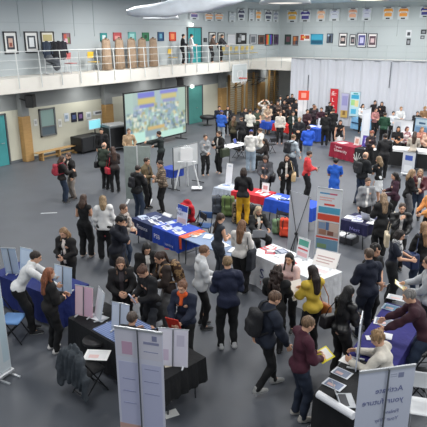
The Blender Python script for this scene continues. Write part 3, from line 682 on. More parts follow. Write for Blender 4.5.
for q in [(190, 9, 198.5, 19.5, 'L', '#6a5f94', '#c86a86', 'violet jersey banner above the teal balcony door'), (205, 13, 213, 21, 'L', '#d9a070', '#e8c8a8', 'pale orange jersey banner, first of the orange pair by the teal door'), (215, 13, 223, 21, 'L', '#e0a87c', '#e8cdb0', 'pale orange jersey banner, second of the orange pair by the teal door'),
  (229.5, 12, 235, 22, 'L', '#aeb6bf', '#6d7580', 'grey jersey banner between orange and navy ones'), (238, 8.5, 244.5, 20.5, 'L', '#3c3f5c', '#a8abb4', 'navy jersey banner above the black artwork'), (249, 9, 254, 21, 'L', '#b9c0c8', '#7b828c', 'pale grey jersey banner right of the navy one'),
  (255.8, 10, 261, 21, 'L', '#d9a05a', '#a36a30', 'amber jersey banner between two grey ones'), (265, 10, 271.5, 21.5, 'L', '#50546a', '#b5b8c2', 'dark grey jersey banner left of the corner'), (273.5, 11, 278, 22, 'L', '#8d93a4', '#4a4e60', 'narrow grey jersey banner in the corner'),
  (287.5, 9.5, 297, 22.5, 'B', '#d0a040', '#5a4420', 'gold jersey banner first right of the corner'), (300.5, 9.5, 310, 22, 'B', '#4c4690', '#e0e0ee', 'purple jersey banner second right of the corner'), (317, 9, 325, 21.5, 'B', '#e6b896', '#d08a5a', 'peach jersey banner third right of the corner'),
  (330, 9, 339, 21, 'B', '#c4cad8', '#6a70a0', 'white jersey banner with blue trim left of the peach pair'), (348.5, 7.5, 357, 20.5, 'B', '#e2a98a', '#c0705a', 'salmon jersey banner above the four framed pictures'), (362.5, 7.5, 371, 20.5, 'B', '#c8cada', '#7070b0', 'lilac white jersey banner above the four framed pictures'),
  (383.5, 6.5, 393, 19.5, 'B', '#e09a40', '#b87828', 'orange jersey banner, left of the bright orange pair'), (398.5, 6.5, 408.5, 19.5, 'B', '#e8983a', '#c87020', 'orange jersey banner, right of the bright orange pair'), (420.5, 6, 430, 17.5, 'B', '#3d3a86', '#e0b040', 'dark purple jersey banner at the right edge')]:
    jersey(*q)
# things on the balcony
def stack_chair(loc, rz, col, label, group=None, legc='#b9bcc0', seat_only=False, name='chair'):
    o = empty(name, loc, rz, label, 'chair', group); m = flat(col, .45); lm = flat(legc, .35, metal=.7)
    MB().box(-.21, -.21, .43, .21, .21, .46, m, bev=.012).build('seat', o)
    b = MB(); M = Matrix.Translation((0, -.21, .62)) @ Matrix.Rotation(rad(-9), 4, 'X'); b.box(-.20, -.012, 0, .20, .012, .30, m, M, bev=.01); b.build('backrest', o)
    for sx in (-1, 1):
        MB().tube([(sx*.19, .18, .43), (sx*.21, .22, 0)], .012, lm, 6).build('leg', o)
        MB().tube([(sx*.19, -.24, .80), (sx*.19, -.19, .43), (sx*.21, -.24, 0)], .012, lm, 6).build('leg', o)
    return o
p = onX(93, 64, WX+.7); stack_chair((WX+.75, p.y, BZ), rad(-90), '#e0b93a', 'single yellow chair on the balcony left of the dress forms')
p = onX(172, 60, WX+.7); stack_chair((WX+.75, p.y, BZ), rad(-90), '#d9b544', 'single yellow chair on the balcony left of the teal door')
for i, px in enumerate((225, 232, 238, 244, 249, 253.5)):
    p = onX(px, 52, WX+.6); stack_chair((WX+.65, p.y, BZ), rad(-90), '#cdb45c', ['first', 'second', 'third', 'fourth', 'fifth', 'sixth'][i]+' yellow chair from the left in the balcony row', 'yellow chairs in a row on the balcony')
for i, px in enumerate((107.5, 120.5, 132.5, 143, 154)):
    p = onX(px, 70, WX+.8); o = empty('dress_form', (WX+.8, p.y, BZ), rad(-90), ['first', 'second', 'third', 'fourth', 'fifth', 'sixth'][i]+' tan draped dress form from the left on the balcony', 'dress form', 'tan dress forms along the balcony')
    vs = []; fs = []; n = 40; prof = [(0.0, .32), (.5, .30), (.95, .29), (1.25, .27), (1.40, .26), (1.47, .18), (1.50, .06)]
    for z, r in prof:
        for k in range(n):
            t = 2*math.pi*k/n; rr = r*(1+.09*math.sin(k*math.pi*.6+i)*(1.2-z/1.6)); vs.append((.95*rr*math.cos(t), .55*rr*math.sin(t), z+.03))
    for a in range(len(prof)-1):
        for k in range(n): fs.append([a*n+k, a*n+(k+1) % n, (a+1)*n+(k+1) % n, (a+1)*n+k])
    fs.append(list(range(n))[::-1]); fs.append([(len(prof)-1)*n+k for k in range(n)])
    link_mesh('dress', vs, fs, mat('#a08a74', .9, kind='cloth', scale=5, var=.15), None, o, True)
    MB().lathe([(.05, 1.48), (.06, 1.52), (.05, 1.57), (.02, 1.58)], flat('#4a3c30'), n=12).build('neck_cap', o, True)
    MB().tube([(.15*math.cos(t), .12*math.sin(t)-.0, 1.46+.03*math.sin(3*t)) for t in np.linspace(0, 6.283, 14)], .025, flat('#5a4030'), 6).build('garland', o)
y0, y1 = onX(44, 50, WX+.6).y, onX(66, 50, WX+.6).y
o = empty('coat_rack', (WX+.6, (y0+y1)/2, BZ), 0, 'white rail coat rack on the balcony', 'rack'); h = (y1-y0)/2
MB().tube([(0, -h, 1.42), (0, h, 1.42)], .015, WHITE).build('rail', o)
for s in (-1, 1):
    MB().tube([(0, s*h, 0.05), (0, s*h, 1.42)], .014, WHITE).build('upright', o); MB().tube([(-.2, s*h, .04), (.2, s*h, .04)], .02, WHITE).build('foot', o)
for i, (px, c, lb) in enumerate([(47, '#2f3a4a', 'slate blue coat hanging leftmost on the balcony coat rack'), (54.5, '#15171c', 'black coat hanging second on the balcony coat rack'), (59, '#1c1a20', 'black coat hanging third on the balcony coat rack'), (63, '#23252c', 'dark coat hanging rightmost on the balcony coat rack')]):
    p = onX(px, 50, WX+.62); v_, f_ = net([cap((0, -.17, -.05), (0, .17, -.05), .06, .06), cap((0, 0, -.1), (0, 0, -.62), .15, .19, (1, 0, 0), 2), cap((0, -.17, -.06), (.04, -.24, -.5), .05, .045), cap((0, .17, -.06), (.04, .24, -.5), .05, .045)], .03, .04, noise=folds(i+90, .012))
    tag(link_mesh('coat', v_, f_, mat(c, .9, kind='cloth'), None, None, True, (WX+.62, p.y, BZ+1.40)), lb, 'coat')
p = onX(52, 72, WX+.7); o = stack_chair((WX+.8, p.y, BZ), rad(-90), '#5b6068', 'grey chair buried under a heap of clothes on the balcony')
v_, f_ = net([ell((0, 0, .5), (.26, .26, .14)), ell((.1, .1, .35), (.2, .2, .3)), ell((-.15, -.1, .6), (.12, .2, .16))], .03, .05, noise=folds(77, .02))
tag(link_mesh('clothes_heap', v_, f_, mat('#565a60', .9, kind='cloth'), None, None, True, (WX+.85, p.y, BZ+.1)), 'grey heap of clothes on a balcony chair', 'clothes')
p = onX(70, 72, WX+.7); o = stack_chair((WX+.8, p.y, BZ), rad(-90), '#c86a6a', 'pinkish red chair on the balcony right of the clothes heap')
# wall lights, speakers, exit lamps
for px, py, X, lb in ((30.5, 101, WX+.70, 'black loudspeaker mounted on the pillar left of the window'), (180.5, 82.5, WX+1.2, 'black loudspeaker under the balcony above the screen')):
    q = onX(px, py, X); o = empty('loudspeaker', q, rad(-60), lb, 'loudspeaker')
    MB().box(-.2, -.18, -.28, .2, .18, .28, m_dark, bev=.03).build('cabinet', o); MB().lathe([(.02, 0), (.13, 0), (.13, .012), (.02, .012)], flat('#2b2d30')).build('speaker_cone', o); o.children[-1].rotation_euler = (rad(-90), 0, 0); o.children[-1].location = (0, .18, -.06)
    MB().tube([(0, -.15, 0), (0, -.5 if X < WX+1 else -.3, .1 if X < WX+1 else .45)], .03, m_dark, 6).build('bracket', o)
for px, py, lb in ((191.5, 24.8, 'bright wall lamp above the teal balcony door'), (192, 86.5, 'bright lamp above the green door under the balcony')):
    q = onX(px, py, WX+.15); o = empty('wall_lamp', q, 0, lb, 'lamp'); MB().lathe([(.05, -.09), (.11, -.06), (.12, 0), (.11, .06), (.05, .09)], flat('#fffef4', emit=5.0), n=14).build('globe', o, True); MB().box(-.15, -.05, -.03, -.05, .05, .03, WHITE).build('bracket', o)
# basketball hoop
c = onX(239.5, 73, WX+1.7); o = empty('basketball_hoop', c, 0, 'basketball hoop with white backboard hanging below the balcony edge', 'basketball hoop')
YB = onX(247.3, 73, c.x).y-onX(231.5, 73, c.x).y
b = MB(); b.box(-.03, -.9, -.55, .03, .9, .55, flat('#cdd5d6', .2)); b.build('backboard', o)
f = MB(); fm = flat('#eceeee')
for z0_, z1_, y0_, y1_ in ((-.58, -.52, -.92, .92), (.52, .58, -.92, .92), (-.58, .58, -.92, -.86), (-.58, .58, .86, .92), (-.30, -.25, -.3, .3), (.10, .15, -.3, .3), (-.3, .15, -.3, -.25), (-.3, .15, .25, .3)): f.box(.03, y0_, z0_, .045, y1_, z1_, fm)
f.build('backboard_frame', o)
MB().tube([(.32+.25*math.cos(t), .25*math.sin(t), -.32) for t in np.linspace(0, 6.283, 22)], .02, flat('#c63a26', .4), 6).box(.03, -.08, -.36, .1, .08, -.28, flat('#c63a26')).build('rim', o)
nt_ = MB()
for k in range(12):
    t = k*math.pi/6; nt_.tube([(.32+.24*math.cos(t), .24*math.sin(t), -.33), (.32+.15*math.cos(t+.3), .15*math.sin(t+.3), -.72)], .006, WHITE, 4); nt_.tube([(.32+.24*math.cos(t), .24*math.sin(t), -.33), (.32+.15*math.cos(t-.3), .15*math.sin(t-.3), -.72)], .006, WHITE, 4)
nt_.build('net', o)
MB().tube([(-.03, .4, 0), (-1.65, .4, .5)], .04, m_band).tube([(-.03, -.4, 0), (-1.65, -.4, .5)], .04, m_band).build('support_arm', o)
# wall bars with pull-up brackets
for i, (a, b) in enumerate(((229, 242.5), (246.5, 259.5), (268.5, 279), (281, 289))):
    A, B = onX(a, 100, WX+.1).y, onX(b, 100, WX+.1).y; o = empty('wall_bars', (WX+.02, (A+B)/2, 0), 0, ['first', 'second', 'third', 'fourth'][i]+' set of wooden wall bars from the left', 'wall bars', 'wooden wall bars under the balcony')
    hw = (B-A)/2; n = 3 if hw > .9 else 2
    for k in range(n): yy = -hw+k*2*hw/(n-1); MB().box(0, yy-.05, 0, .16, yy+.05, 2.85, m_orange, bev=.01).build('upright', o)
    for k in range(17): MB().tube([(.1, -hw, .25+k*.155), (.1, hw, .25+k*.155)], .02, m_orange, 6).build('bar', o)
    if i != 2:
        r = empty('pull_up_bracket', (WX+.18, (A+B)/2, 2.3), 0, 'black pull-up bracket on the '+['first', 'second', 'third', 'fourth'][i]+' set of wall bars', 'bracket')
        for s in (-1, 1): MB().tube([(0, s*.5, -.35), (.7, s*.5, .1), (0, s*.5, .15)], .03, m_dark, 6).build('arm', r)
        MB().tube([(.7, -.75, .1), (.7, .75, .1)], .03, m_dark, 6).build('handle_bar', r); MB().tube([(.02, -.6, -.35), (.02, .6, -.35)], .03, m_dark, 6).build('cross_bar', r)
# bench, cabinet, monitor, flight case, screen
a, b = G(36, 159, 0), G(78, 149, 0); a.x = b.x = WX+.6; a.y = onX(36, 157, WX+.6).y; b.y = onX(79, 148, WX+.6).y; o = empty('gym_bench', (WX+.6, (a.y+b.y)/2, 0), 0, 'long low wooden bench under the window', 'bench'); h = (b.y-a.y)/2
MB().box(-.16, -h, .36, .16, h, .40, m_orange, bev=.01).build('seat_board', o)
MB().box(-.04, -h+.2, .12, .04, h-.2, .18, m_orange).build('stretcher', o)
for y in (-h+.3, 0, h-.3): MB().box(-.15, y-.04, 0, .15, y+.04, .36, m_orange, bev=.01).build('leg', o)
p = G(88, 149, 0); p = Vector((WX+.8, onX(87.5, 142, WX+.8).y, 0)); o = empty('av_cabinet', p, 0, 'low black cabinet carrying the monitor at the wall', 'cabinet')
MB().box(-.4, -.75, .08, .4, .75, .80, m_dark, bev=.02).build('cabinet_body', o); MB().box(.40, -.7, .12, .42, -.02, .76, flat('#232528')).build('door', o); MB().box(.40, .02, .12, .42, .7, .76, flat('#232528')).build('door', o)
for sx in (-.3, .3):
    for sy in (-.65, .65): MB().lathe([(.02, 0), (.045, .01), (.045, .08), (.02, .08)], m_dark, (sx, sy, 0), 10).build('caster', o)
o = empty('monitor', (p.x, p.y+.55, .80), 0, 'monitor with cyan picture on the black cabinet', 'monitor')
MB().box(-.03, -.42, .22, .03, .42, .72, flat('#c8ccd0', .4), bev=.01).build('housing', o); MB().box(.03, -.38, .26, .034, .38, .68, flat('#7cc4cf', emit=.6)).build('screen', o); MB().box(-.1, -.2, 0, .1, .2, .02, m_dark).tube([(0, 0, 0), (0, 0, .3)], .03, m_dark).build('stand', o)
p = Vector((WX+1.5, onX(116, 134, WX+1.5).y, 0)); o = empty('flight_case', p, rad(-20), 'large black flight case with silver edges beside the screen', 'flight case')
MB().box(-.55, -.6, .12, .55, .6, 1.15, m_dark, bev=.03).build('case_body', o)
e_ = MB(); sm = flat('#9a9ea2', .3, metal=.8)
for sx in (-.55, .55):
    for sy in (-.6, .6): e_.box(sx-.02, sy-.02, .12, sx+.02, sy+.02, 1.16, sm)
for z in (.12, 1.14): e_.box(-.56, -.61, z, .56, -.59, z+.03, sm).box(-.56, .59, z, .56, .61, z+.03, sm).box(.54, -.6, z, .57, .6, z+.03, sm).box(-.57, -.6, z, -.54, .6, z+.03, sm)
e_.build('edge_trim', o); MB().box(-.5, -.55, 1.16, .5, .55, 1.26, flat('#8f9396', .3), bev=.02).build('lid', o)
for sx in (-.45, .45):
    for sy in (-.5, .5): MB().lathe([(.02, 0), (.05, .01), (.05, .12), (.02, .12)], m_dark, (sx, sy, 0), 10).build('caster', o)
SX = -18.4
A, B = onX(124, 93, SX), onX(185, 110, SX); zt, zb = 2.93, .30
zt = (onX(124, 93.5, SX).z+onX(184.5, 87.5, SX).z)/2; zb = (onX(127.5, 144.5, SX).z+onX(186, 132.5, SX).z)/2
o = empty('projection_screen', (SX, (A.y+B.y)/2, 0), 0, 'large projection screen glowing with a blurry crowd picture', 'screen'); h = abs(B.y-A.y)/2
f = MB(); f.box(-.04, -h-.07, zb-.07, .02, h+.07, zb, m_dark).box(-.04, -h-.07, zt, .02, h+.07, zt+.07, m_dark).box(-.04, -h-.07, zb, .02, -h, zt, m_dark).box(-.04, h, zb, .02, h+.07, zt, m_dark); f.build('screen_frame', o)
for s in (-1, 1): MB().box(-.03, s*(h-.4)-.03, 0, .0, s*(h-.4)+.03, zb, m_dark).box(-.4, s*(h-.4)-.03, 0, .4, s*(h-.4)+.03, .04, m_dark).build('foot', o)
NU, NV = 96, 56; rs = np.random.RandomState(5); img = np.zeros((NV, NU, 3)); img[:] = (.60, .70, .68)
def blob(x0, y0, x1, y1, c): img[int(y0*NV):int(y1*NV), int(x0*NU):int(x1*NU)] = lin(c)[:3] if False else [int(c[k:k+2], 16)/255 for k in (1, 3, 5)]
for _ in range(520):
    x, y = rs.uniform(0, .97), rs.uniform(.26, .92); w_, h_ = rs.uniform(.015, .06), rs.uniform(.02, .09)
    blob(x, y, min(x+w_, 1), min(y+h_, 1), ['#7f9aae', '#5b7f96', '#c9c49a', '#d6d8c4', '#8fb4ac', '#a8a070', '#4c6478', '#b9d8d0', '#9aa8c0', '#6f8a70'][rs.randint(10)])
blob(0, 0, .13, .40, '#9fbcb2'); blob(.20, .03, .46, .14, '#5a62c8'); blob(.20, .13, .47, .25, '#c4b45c'); blob(.22, .25, .45, .33, '#6a74c0'); blob(.50, .02, .56, .4, '#9aaeb8'); blob(.56, .02, .86, .10, '#6a70cc'); blob(.58, .09, .84, .21, '#bfb46c'); blob(.60, .21, .82, .27, '#8088b8'); blob(.88, .0, 1, .5, '#9fb8a8')
blob(0, .80, .30, 1, '#b4e2d4'); blob(.55, .86, .95, 1, '#b6e0d0'); blob(.34, .72, .62, .80, '#c8a860'); blob(.30, .80, .55, .92, '#7f9aa4')
for _ in range(1): img = (img+np.roll(img, 1, 0)+np.roll(img, -1, 0)+np.roll(img, 1, 1)+np.roll(img, -1, 1))/5
vs = [(.022, -h+2*h*i/(NU-1), zt-(zt-zb)*j/(NV-1)) for j in range(NV) for i in range(NU)]
fs = [[j*NU+i, (j+1)*NU+i, (j+1)*NU+i+1, j*NU+i+1] for j in range(NV-1) for i in range(NU-1)]
pm = bpy.data.materials.new('projected_picture'); pm.use_nodes = True; nt = pm.node_tree; at_ = nt.nodes.new('ShaderNodeAttribute'); at_.attribute_name = 'picture'; b_ = nt.nodes['Principled BSDF']
nt.links.new(at_.outputs['Color'], b_.inputs['Emission Color']); b_.inputs['Emission Strength'].default_value = .95; b_.inputs['Base Color'].default_value = (.08, .08, .08, 1)
po = link_mesh('picture', vs, fs, pm, None, o); ca_ = po.data.color_attributes.new('picture', 'FLOAT_COLOR', 'POINT')
lc = np.where(img <= .04045, img/12.92, ((img+.055)/1.055)**2.4).reshape(-1, 3); ca_.data.foreach_set('color', np.concatenate([lc, np.ones((len(lc), 1))], 1).astype(np.float32).ravel())
MB().box(-.03, -h, zb, .015, h, zt, m_dark).build('backing', o)

c = onX(207.5, 116.5, WX+1.2); o = empty('round_stool', (c.x, c.y, 0), 0, 'dark round padded stool beside the green door', 'stool')
MB().lathe([(.05, .40), (.42, .42), (.5, .5), (.48, .6), (.3, .64), (.02, .64)], flat('#202225', .5), n=20).build('seat', o, True); MB().lathe([(.3, 0), (.3, .03), (.05, .06), (.05, .40)], flat('#333538', .4), n=16).build('base', o, True)
# divider curtain
vs = []; X0 = -16.35; X1 = 5.0; n = 420; CY = EY-.25
for t in (0, 1):
    for k in range(n+1):
        x = X0+(X1-X0)*k/n; yy = CY+.05*math.sin(x*5.1)+.03*math.sin(x*11.7+1)+.02*math.sin(x*23)
        for z in (0.0, 4.02): vs.append((x, yy+t*.02, z))
fs = []
q = (n+1)*2
for k in range(n): fs += [[2*k, 2*k+2, 2*k+3, 2*k+1], [q+2*k, q+2*k+1, q+2*k+3, q+2*k+2], [2*k+1, 2*k+3, q+2*k+3, q+2*k+1]]
o = empty('divider_curtain', (0, 0, 0), 0, 'white divider curtain hanging below the back balcony', 'curtain')
link_mesh('curtain_cloth', vs, fs, mat('#bdc0c8', .85, kind='wall', scale=.7, var=.03), None, o, True)
for px, y0_, y1_ in ((308.5, 75, 118), (391.5, 62, 88)):
    a = onY(px, y0_, CY-.1); b = onY(px-1.5, y1_, CY-.1); MB().box(a.x-.02, CY-.11, max(b.z, 0), a.x+.02, CY-.07, a.z, flat('#6a6e74')).build('seam', o)
MB().tube([(X0, CY, 4.05), (X1, CY, 4.05)], .04, flat('#9a9ea2')).build('curtain_rail', o)
# ------------------------------------------------------------------ furniture
def tab(A, B, W_, label, top='#3a3d44', cloth=None, z=.74, drop=.66, clabel=None, parts=None, name='table', group=None, side=1, cside=None):
    """A, B: front edge ends (pixels at table height), left to right; W_: depth away from them"""
    a, b = G(*A, z), G(*B, z); L = (b-a).length; rz = math.atan2(b.y-a.y, b.x-a.x); mid_ = (a+b)/2; n = Vector((-math.sin(rz), math.cos(rz), 0))*side
    o = empty(name, (mid_.x+n.x*W_/2, mid_.y+n.y*W_/2, 0), rz, label, 'table', group)
    MB().box(-L/2, -W_/2, z-.03, L/2, W_/2, z-.004, flat(top, .55), bev=.006).build('tabletop', o); lm = flat('#4a4c50', .4, metal=.6)
    for sx in (-1, 1):
        for sy in (-1, 1): MB().tube([(sx*(L/2-.16), sy*(W_/2-.1), z-.03), (sx*(L/2-.12), sy*(W_/2-.1), 0)], .015, lm, 6).build('leg', o)
        MB().tube([(sx*(L/2-.14), -W_/2+.1, .3), (sx*(L/2-.14), W_/2-.1, .3)], .01, lm, 6).build('cross_bar', o)
    ret = dict(o=o, L=L, W=W_, rz=rz, z=z, c=None)
    if cloth:
        c = empty('tablecloth', (o.location.x, o.location.y, 0), rz, clabel, 'tablecloth', None); rr = random.Random(int(A[0]))
        for (x0, x1, col, kind) in cloth:
            m = MB(); xa, xb = -L/2-.01+x0*(L+.02), -L/2-.01+x1*(L+.02); mm = mat(col, .8, kind=kind or 'cloth', c2='#c9d2e6', scale=6)
            w2 = W_/2+.01; path = []
            if x0 == 0: path += [(xa, w2-.0)]
            path_pts = []
            if x0 == 0: path_pts += [(xa, w2-(w2*2)*k/8) for k in range(8)]
            path_pts += [(xa+(xb-xa)*k/16, -w2) for k in range(17)]
            if x1 == 1: path_pts += [(xb, -w2+(w2*2)*k/8) for k in range(1, 9)]
            vv = []; ff = []; npp = len(path_pts)
            for i, (x, y) in enumerate(path_pts):
                ph = i*1.7
                for j in range(4):
                    t = j/3; k_ = .022*t*(1+math.sin(ph)); dx = (-k_ if x <= xa+1e-6 and x0 == 0 else (k_ if x >= xb-1e-6 and x1 == 1 else 0)); dy = -k_ if abs(y+w2) < 1e-6 else 0
                    vv.append((x+dx, y+dy, z+.006-t*drop)); 
            for i, (x, y) in enumerate(path_pts):
                for j in range(4):
                    v = vv[i*4+j]; cx_, cy_ = (0, 0); vv.append((v[0]*.992, v[1]*.985, v[2]))
            K = npp*4
            for i in range(npp-1):
                for j in range(3): ff += [[i*4+j, i*4+j+1, (i+1)*4+j+1, (i+1)*4+j], [K+i*4+j, K+(i+1)*4+j, K+(i+1)*4+j+1, K+i*4+j+1]]
                ff.append([i*4+3, K+i*4+3, K+(i+1)*4+3, (i+1)*4+3])
            for i in (0, npp-1):
                for j in range(3): ff.append([i*4+j, K+i*4+j, K+i*4+j+1, i*4+j+1])
            m.add(vv, ff, mm); m.box(xa, -w2, z-.003, xb, w2, z+.007, mm); m.build('cloth', c)
        ret['c'] = c
    return ret
def on_table(T, u, v, h=0.0):
    """u along the front edge 0..1, v depth 0..1"""
    x = (u-.5)*T['L']; y = (v-.5)*T['W']; c, s = math.cos(T['rz']), math.sin(T['rz'])
    return Vector((T['o'].location.x+x*c-y*s, T['o'].location.y+x*s+y*c, T['z']+.008+h))
def sheets(T, items):
    for (u, v, w_, d_, rot, col, col2, lb) in items:
        m = MB(); m.box(-w_/2, -d_/2, 0, w_/2, d_/2, .004, flat(col))
        if col2: m.box(-w_*.38, -d_*.05, .004, w_*.38, d_*.4, .005, flat(col2)); m.box(-w_*.38, -d_*.35, .004, w_*.3, -d_*.2, .005, flat('#9aa0a8'))
        tag(m.build('leaflet', None, False, on_table(T, u, v), T['rz']+rad(rot)), lb, 'leaflet')
def board(loc, rz, w_, h_, base, rects, label, name='display_board', cat='display', feet=True, tilt=8, lines=None, pole=False, z0=.0):
    o = empty(name, loc, rz, label, cat); R_ = Matrix.Rotation(rad(-tilt), 4, 'X')
    p = MB(); p.box(-w_/2, -.008, z0, w_/2, .008, z0+h_, flat(base, .5), R_)
    for k, (a, b, c, d, col) in enumerate(rects): p.box(-w_/2+a*w_, -.0095-.0006*k, z0+b*h_, -w_/2+c*w_, -.007, z0+d*h_, flat(col, .5), R_)
    p.build('panel', o)
    if pole: MB().tube([R_ @ Vector((0, -.02, z0)), R_ @ Vector((0, -.02, z0+h_))], .009, flat('#8e9296', .3, metal=.8), 6).build('pole', o)
    MB().tube([R_ @ Vector((-w_/2-.01, 0, z0+h_)), R_ @ Vector((w_/2+.01, 0, z0+h_))], .010, flat('#b4b8bc', .3, metal=.7), 6).build('top_rail', o)
    if feet:
        for s in (-1, 1): MB().box(s*w_*.35-.012, -.10, 0, s*w_*.35+.012, .14, .018, flat('#c9ccd0', .4)).build('foot', o)
    return o
def rollup(TL, TR, H_, base, rects, label, back=False, texts=(), mirror=False, basew=.3, polec='#7d8186', name='roll_up_banner', yaw=0.0, wall=None):
    a, b = (G(*TL, H_), G(*TR, H_)) if wall is None else (onY(TL[0], TL[1], wall), onY(TR[0], TR[1], wall));
    if wall is not None: H_ = a.z
    a.z = b.z = H_; w_ = (b-a).length; rz = math.atan2(b.y-a.y, b.x-a.x)+yaw; m_ = (a+b)/2
    o = empty(name, (m_.x, m_.y, 0), rz, label, 'banner')
    zb_ = .09 if wall is None else H_-1.5; th = .002 if wall is None else .02
    p = MB(); p.box(-w_/2, -th, zb_, w_/2, th, H_-.01, flat(base, .55))
    for k, (x0, y0, x1, y1, col) in enumerate(rects): p.box(-w_/2+x0*w_, -th-.0012-.0003*k, zb_+y0*(H_-.01-zb_), -w_/2+x1*w_, -th, zb_+y1*(H_-.01-zb_), flat(col, .55))
    p.build('panel', o)
    if wall is not None:
        MB().tube([(-w_/2-.03, 0, H_), (w_/2+.03, 0, H_)], .025, flat('#9a9ea2'), 6).build('top_rail', o)
        for (t, size, col, x, z) in texts: lettering(t, size, col, o, x, H_+z, -.026)
        return o
    sm = flat('#c3c6c9', .35, metal=.5)
    MB().box(-w_/2-.02, -.06, .02, w_/2+.02, .06, .10, sm, bev=.02).build('base', o)
    MB().box(-w_*.35-.02, -basew/2, 0, -w_*.35+.02, basew/2, .022, sm).build('foot', o); MB().box(w_*.35-.02, -basew/2, 0, w_*.35+.02, basew/2, .022, sm).build('foot', o)
    MB().box(-w_/2, -.012, H_-.025, w_/2, .012, H_+.01, sm).build('top_rail', o); yy = -.03 if back else .03
    MB().tube([(0, yy, .1), (0, yy, H_+.012)], .011, flat(polec, .3, metal=.8), 8).build('pole', o)
    for (t, size, col, x, z) in texts: lettering(t, size, col, o, x, z, .004 if mirror and False else -.006, mirror, 'LEFT')
    return o
def laptop(loc, rz, label, screen='#2a3340'):
    o = empty('laptop', loc, rz, label, 'laptop'); sm = flat('#b4b7bb', .35, metal=.6)
    MB().box(-.16, -.11, 0, .16, .11, .016, sm, bev=.005).box(-.13, -.02, .016, .13, .09, .018, flat('#3b3d42')).build('keyboard_base', o)
    R_ = Matrix.Translation((0, .11, .014)) @ Matrix.Rotation(rad(-18), 4, 'X'); MB().box(-.16, -.004, 0, .16, .006, .22, sm, R_).box(-.15, -.006, .012, .15, -.004, .21, flat(screen, .2), R_).build('lid', o); return o
# ---- information tables, centre left
TA = tab((132, 218), (178.5, 236.5), .80, 'folding table under the navy and blue cloths, centre left', cloth=[(0, .47, '#1d2c55', 'cloth'), (.47, 1, '#2448b0', 'cloth')], clabel='navy and royal blue cloth with white lettering and red hem', drop=.44, name='folding_table')
c = TA['c']; L = TA['L']; hw = TA['W']/2+.01
m = MB(); m.box(-L/2, -hw-.028, .33, -L/2+.47*L, -hw-.02, .44, flat('#c02438')); m.build('red_band', c)
lettering('Finance', .16, '#d4d8e6', c, -L/2+.13*L, .54, -hw-.03); lettering('PSB', .17, '#e6e9f4', c, -L/2+.51*L, .46, -hw-.03); lettering('service', .12, '#dfe3f2', c, -L/2+.74*L, .38, -hw-.03)
MB().lathe([(.001, 0), (.07, 0), (.07, .006), (.001, .006)], flat('#c02438'), n=20).build('emblem', c); c.children[-1].rotation_euler = (math.pi/2, 0, 0); c.children[-1].location = (-L/2+.08*L, -hw-.022, .56)
TB = tab((179, 236.5), (229, 256), .72, 'folding table with bare grey top beside the blue cloth', top='#7a8fb0', name='folding_table')
o = empty('tablecloth', TB['o'].location, TB['rz'], 'orange strip of cloth hanging over the grey table end', 'tablecloth'); MB().box(-TB['L']/2, -TB['W']/2-.012, .745, -TB['L']/2+.22, TB['W']/2, .752, flat('#e2582c')).box(-TB['L']/2, -TB['W']/2-.012, .42, -TB['L']/2+.10, -TB['W']/2-.004, .75, flat('#e2582c')).build('cloth', o)
its = []; rr = random.Random(4)
for k in range(12):
    its.append((.06+.078*k, .22+.5*rr.random(), .21, .24, rr.uniform(-25, 25), rr.choice(['#e4e6ea', '#ccd4e2', '#f0f0f0', '#b9c6dd']), rr.choice(['#5a78c0', '#c8d0dc', '#31406a', None]), ['first', 'second', 'third', 'fourth', 'fifth', 'sixth', 'seventh', 'eighth', 'ninth', 'tenth', 'eleventh', 'twelfth'][k]+' leaflet from the left end of the navy and blue table'))
sheets(TA, its)
sheets(TB, [(.62, .55, .5, .22, -8, '#f2f2f0', None, 'long white paper on the grey table behind the hooded person'), (.12, .5, .24, .3, 12, '#e9ddd2', '#d87a4a', 'pale sheet on the orange cloth strip'), (.30, .7, .21, .29, 30, '#dce4ee', None, 'pale blue sheet on the grey table'), (.92, .45, .24, .3, 20, '#eef0f2', None, 'white sheet at the right end of the grey table')])
board(on_table(TA, .28, .95), TA['rz'], .34, .10, '#d8dade', [(.1, .2, .9, .8, '#f0f0f0')], 'low white tray of papers at the back of the navy cloth', name='paper_tray', cat='tray', feet=False, tilt=50)
o = board(on_table(TA, .66, .85), TA['rz'], .40, .50, '#e4e6ee', [(0, .68, 1, 1, '#2b4fb4'), (.08, .05, .92, .30, '#e7c9c6')], 'upright blue and white sign standing on the blue cloth', name='table_sign', cat='sign'); lettering('BUSY', .10, '#26345e', o, -.15, .24, -.03, rot=(rad(82), 0, 0)); lettering('INFO', .09, '#f0f2fa', o, -.14, .38, -.05, rot=(rad(82), 0, 0))
# ---- long middle table
TC = tab((214, 187.5), (264, 197.5), .72, 'middle table carrying red cloth, bags behind it', cloth=[(0, .36, '#aeb7c6', 'cloth'), (.36, 1, '#c32230', 'cloth')], clabel='pale and red tablecloth on the middle table', drop=.25, name='folding_table')
TD = tab((265, 198.5), (312, 209), .76, 'middle table carrying the blue cloth behind the cross banner', cloth=[(0, 1, '#1f4fc0', 'cloth')], clabel='bright blue tablecloth left of the cross banner', drop=.40, name='folding_table')
sheets(TC, [(.10, .5, .4, .3, 5, '#f0f2f4', '#6a8ccc', 'white sheets at the left end of the middle table'), (.26, .6, .25, .3, -20, '#dfe6f0', None, 'pale sheet next to the red bottle'), (.78, .6, .21, .3, 10, '#f2f2f2', '#c84a50', 'white leaflet on the red cloth'), (.93, .4, .21, .3, -8, '#e8ebef', None, 'white sheet at the right end of the red cloth')])
sheets(TD, [(.08, .5, .3, .3, 8, '#e6eaf0', '#8aa0c8', 'white leaflet at the left end of the bright blue cloth'), (.25, .35, .21, .3, -15, '#f0f2f4', '#4d70c0', 'second leaflet on the bright blue cloth'), (.42, .6, .24, .3, 14, '#dfe4ec', None, 'pale sheet in the middle of the bright blue cloth')])
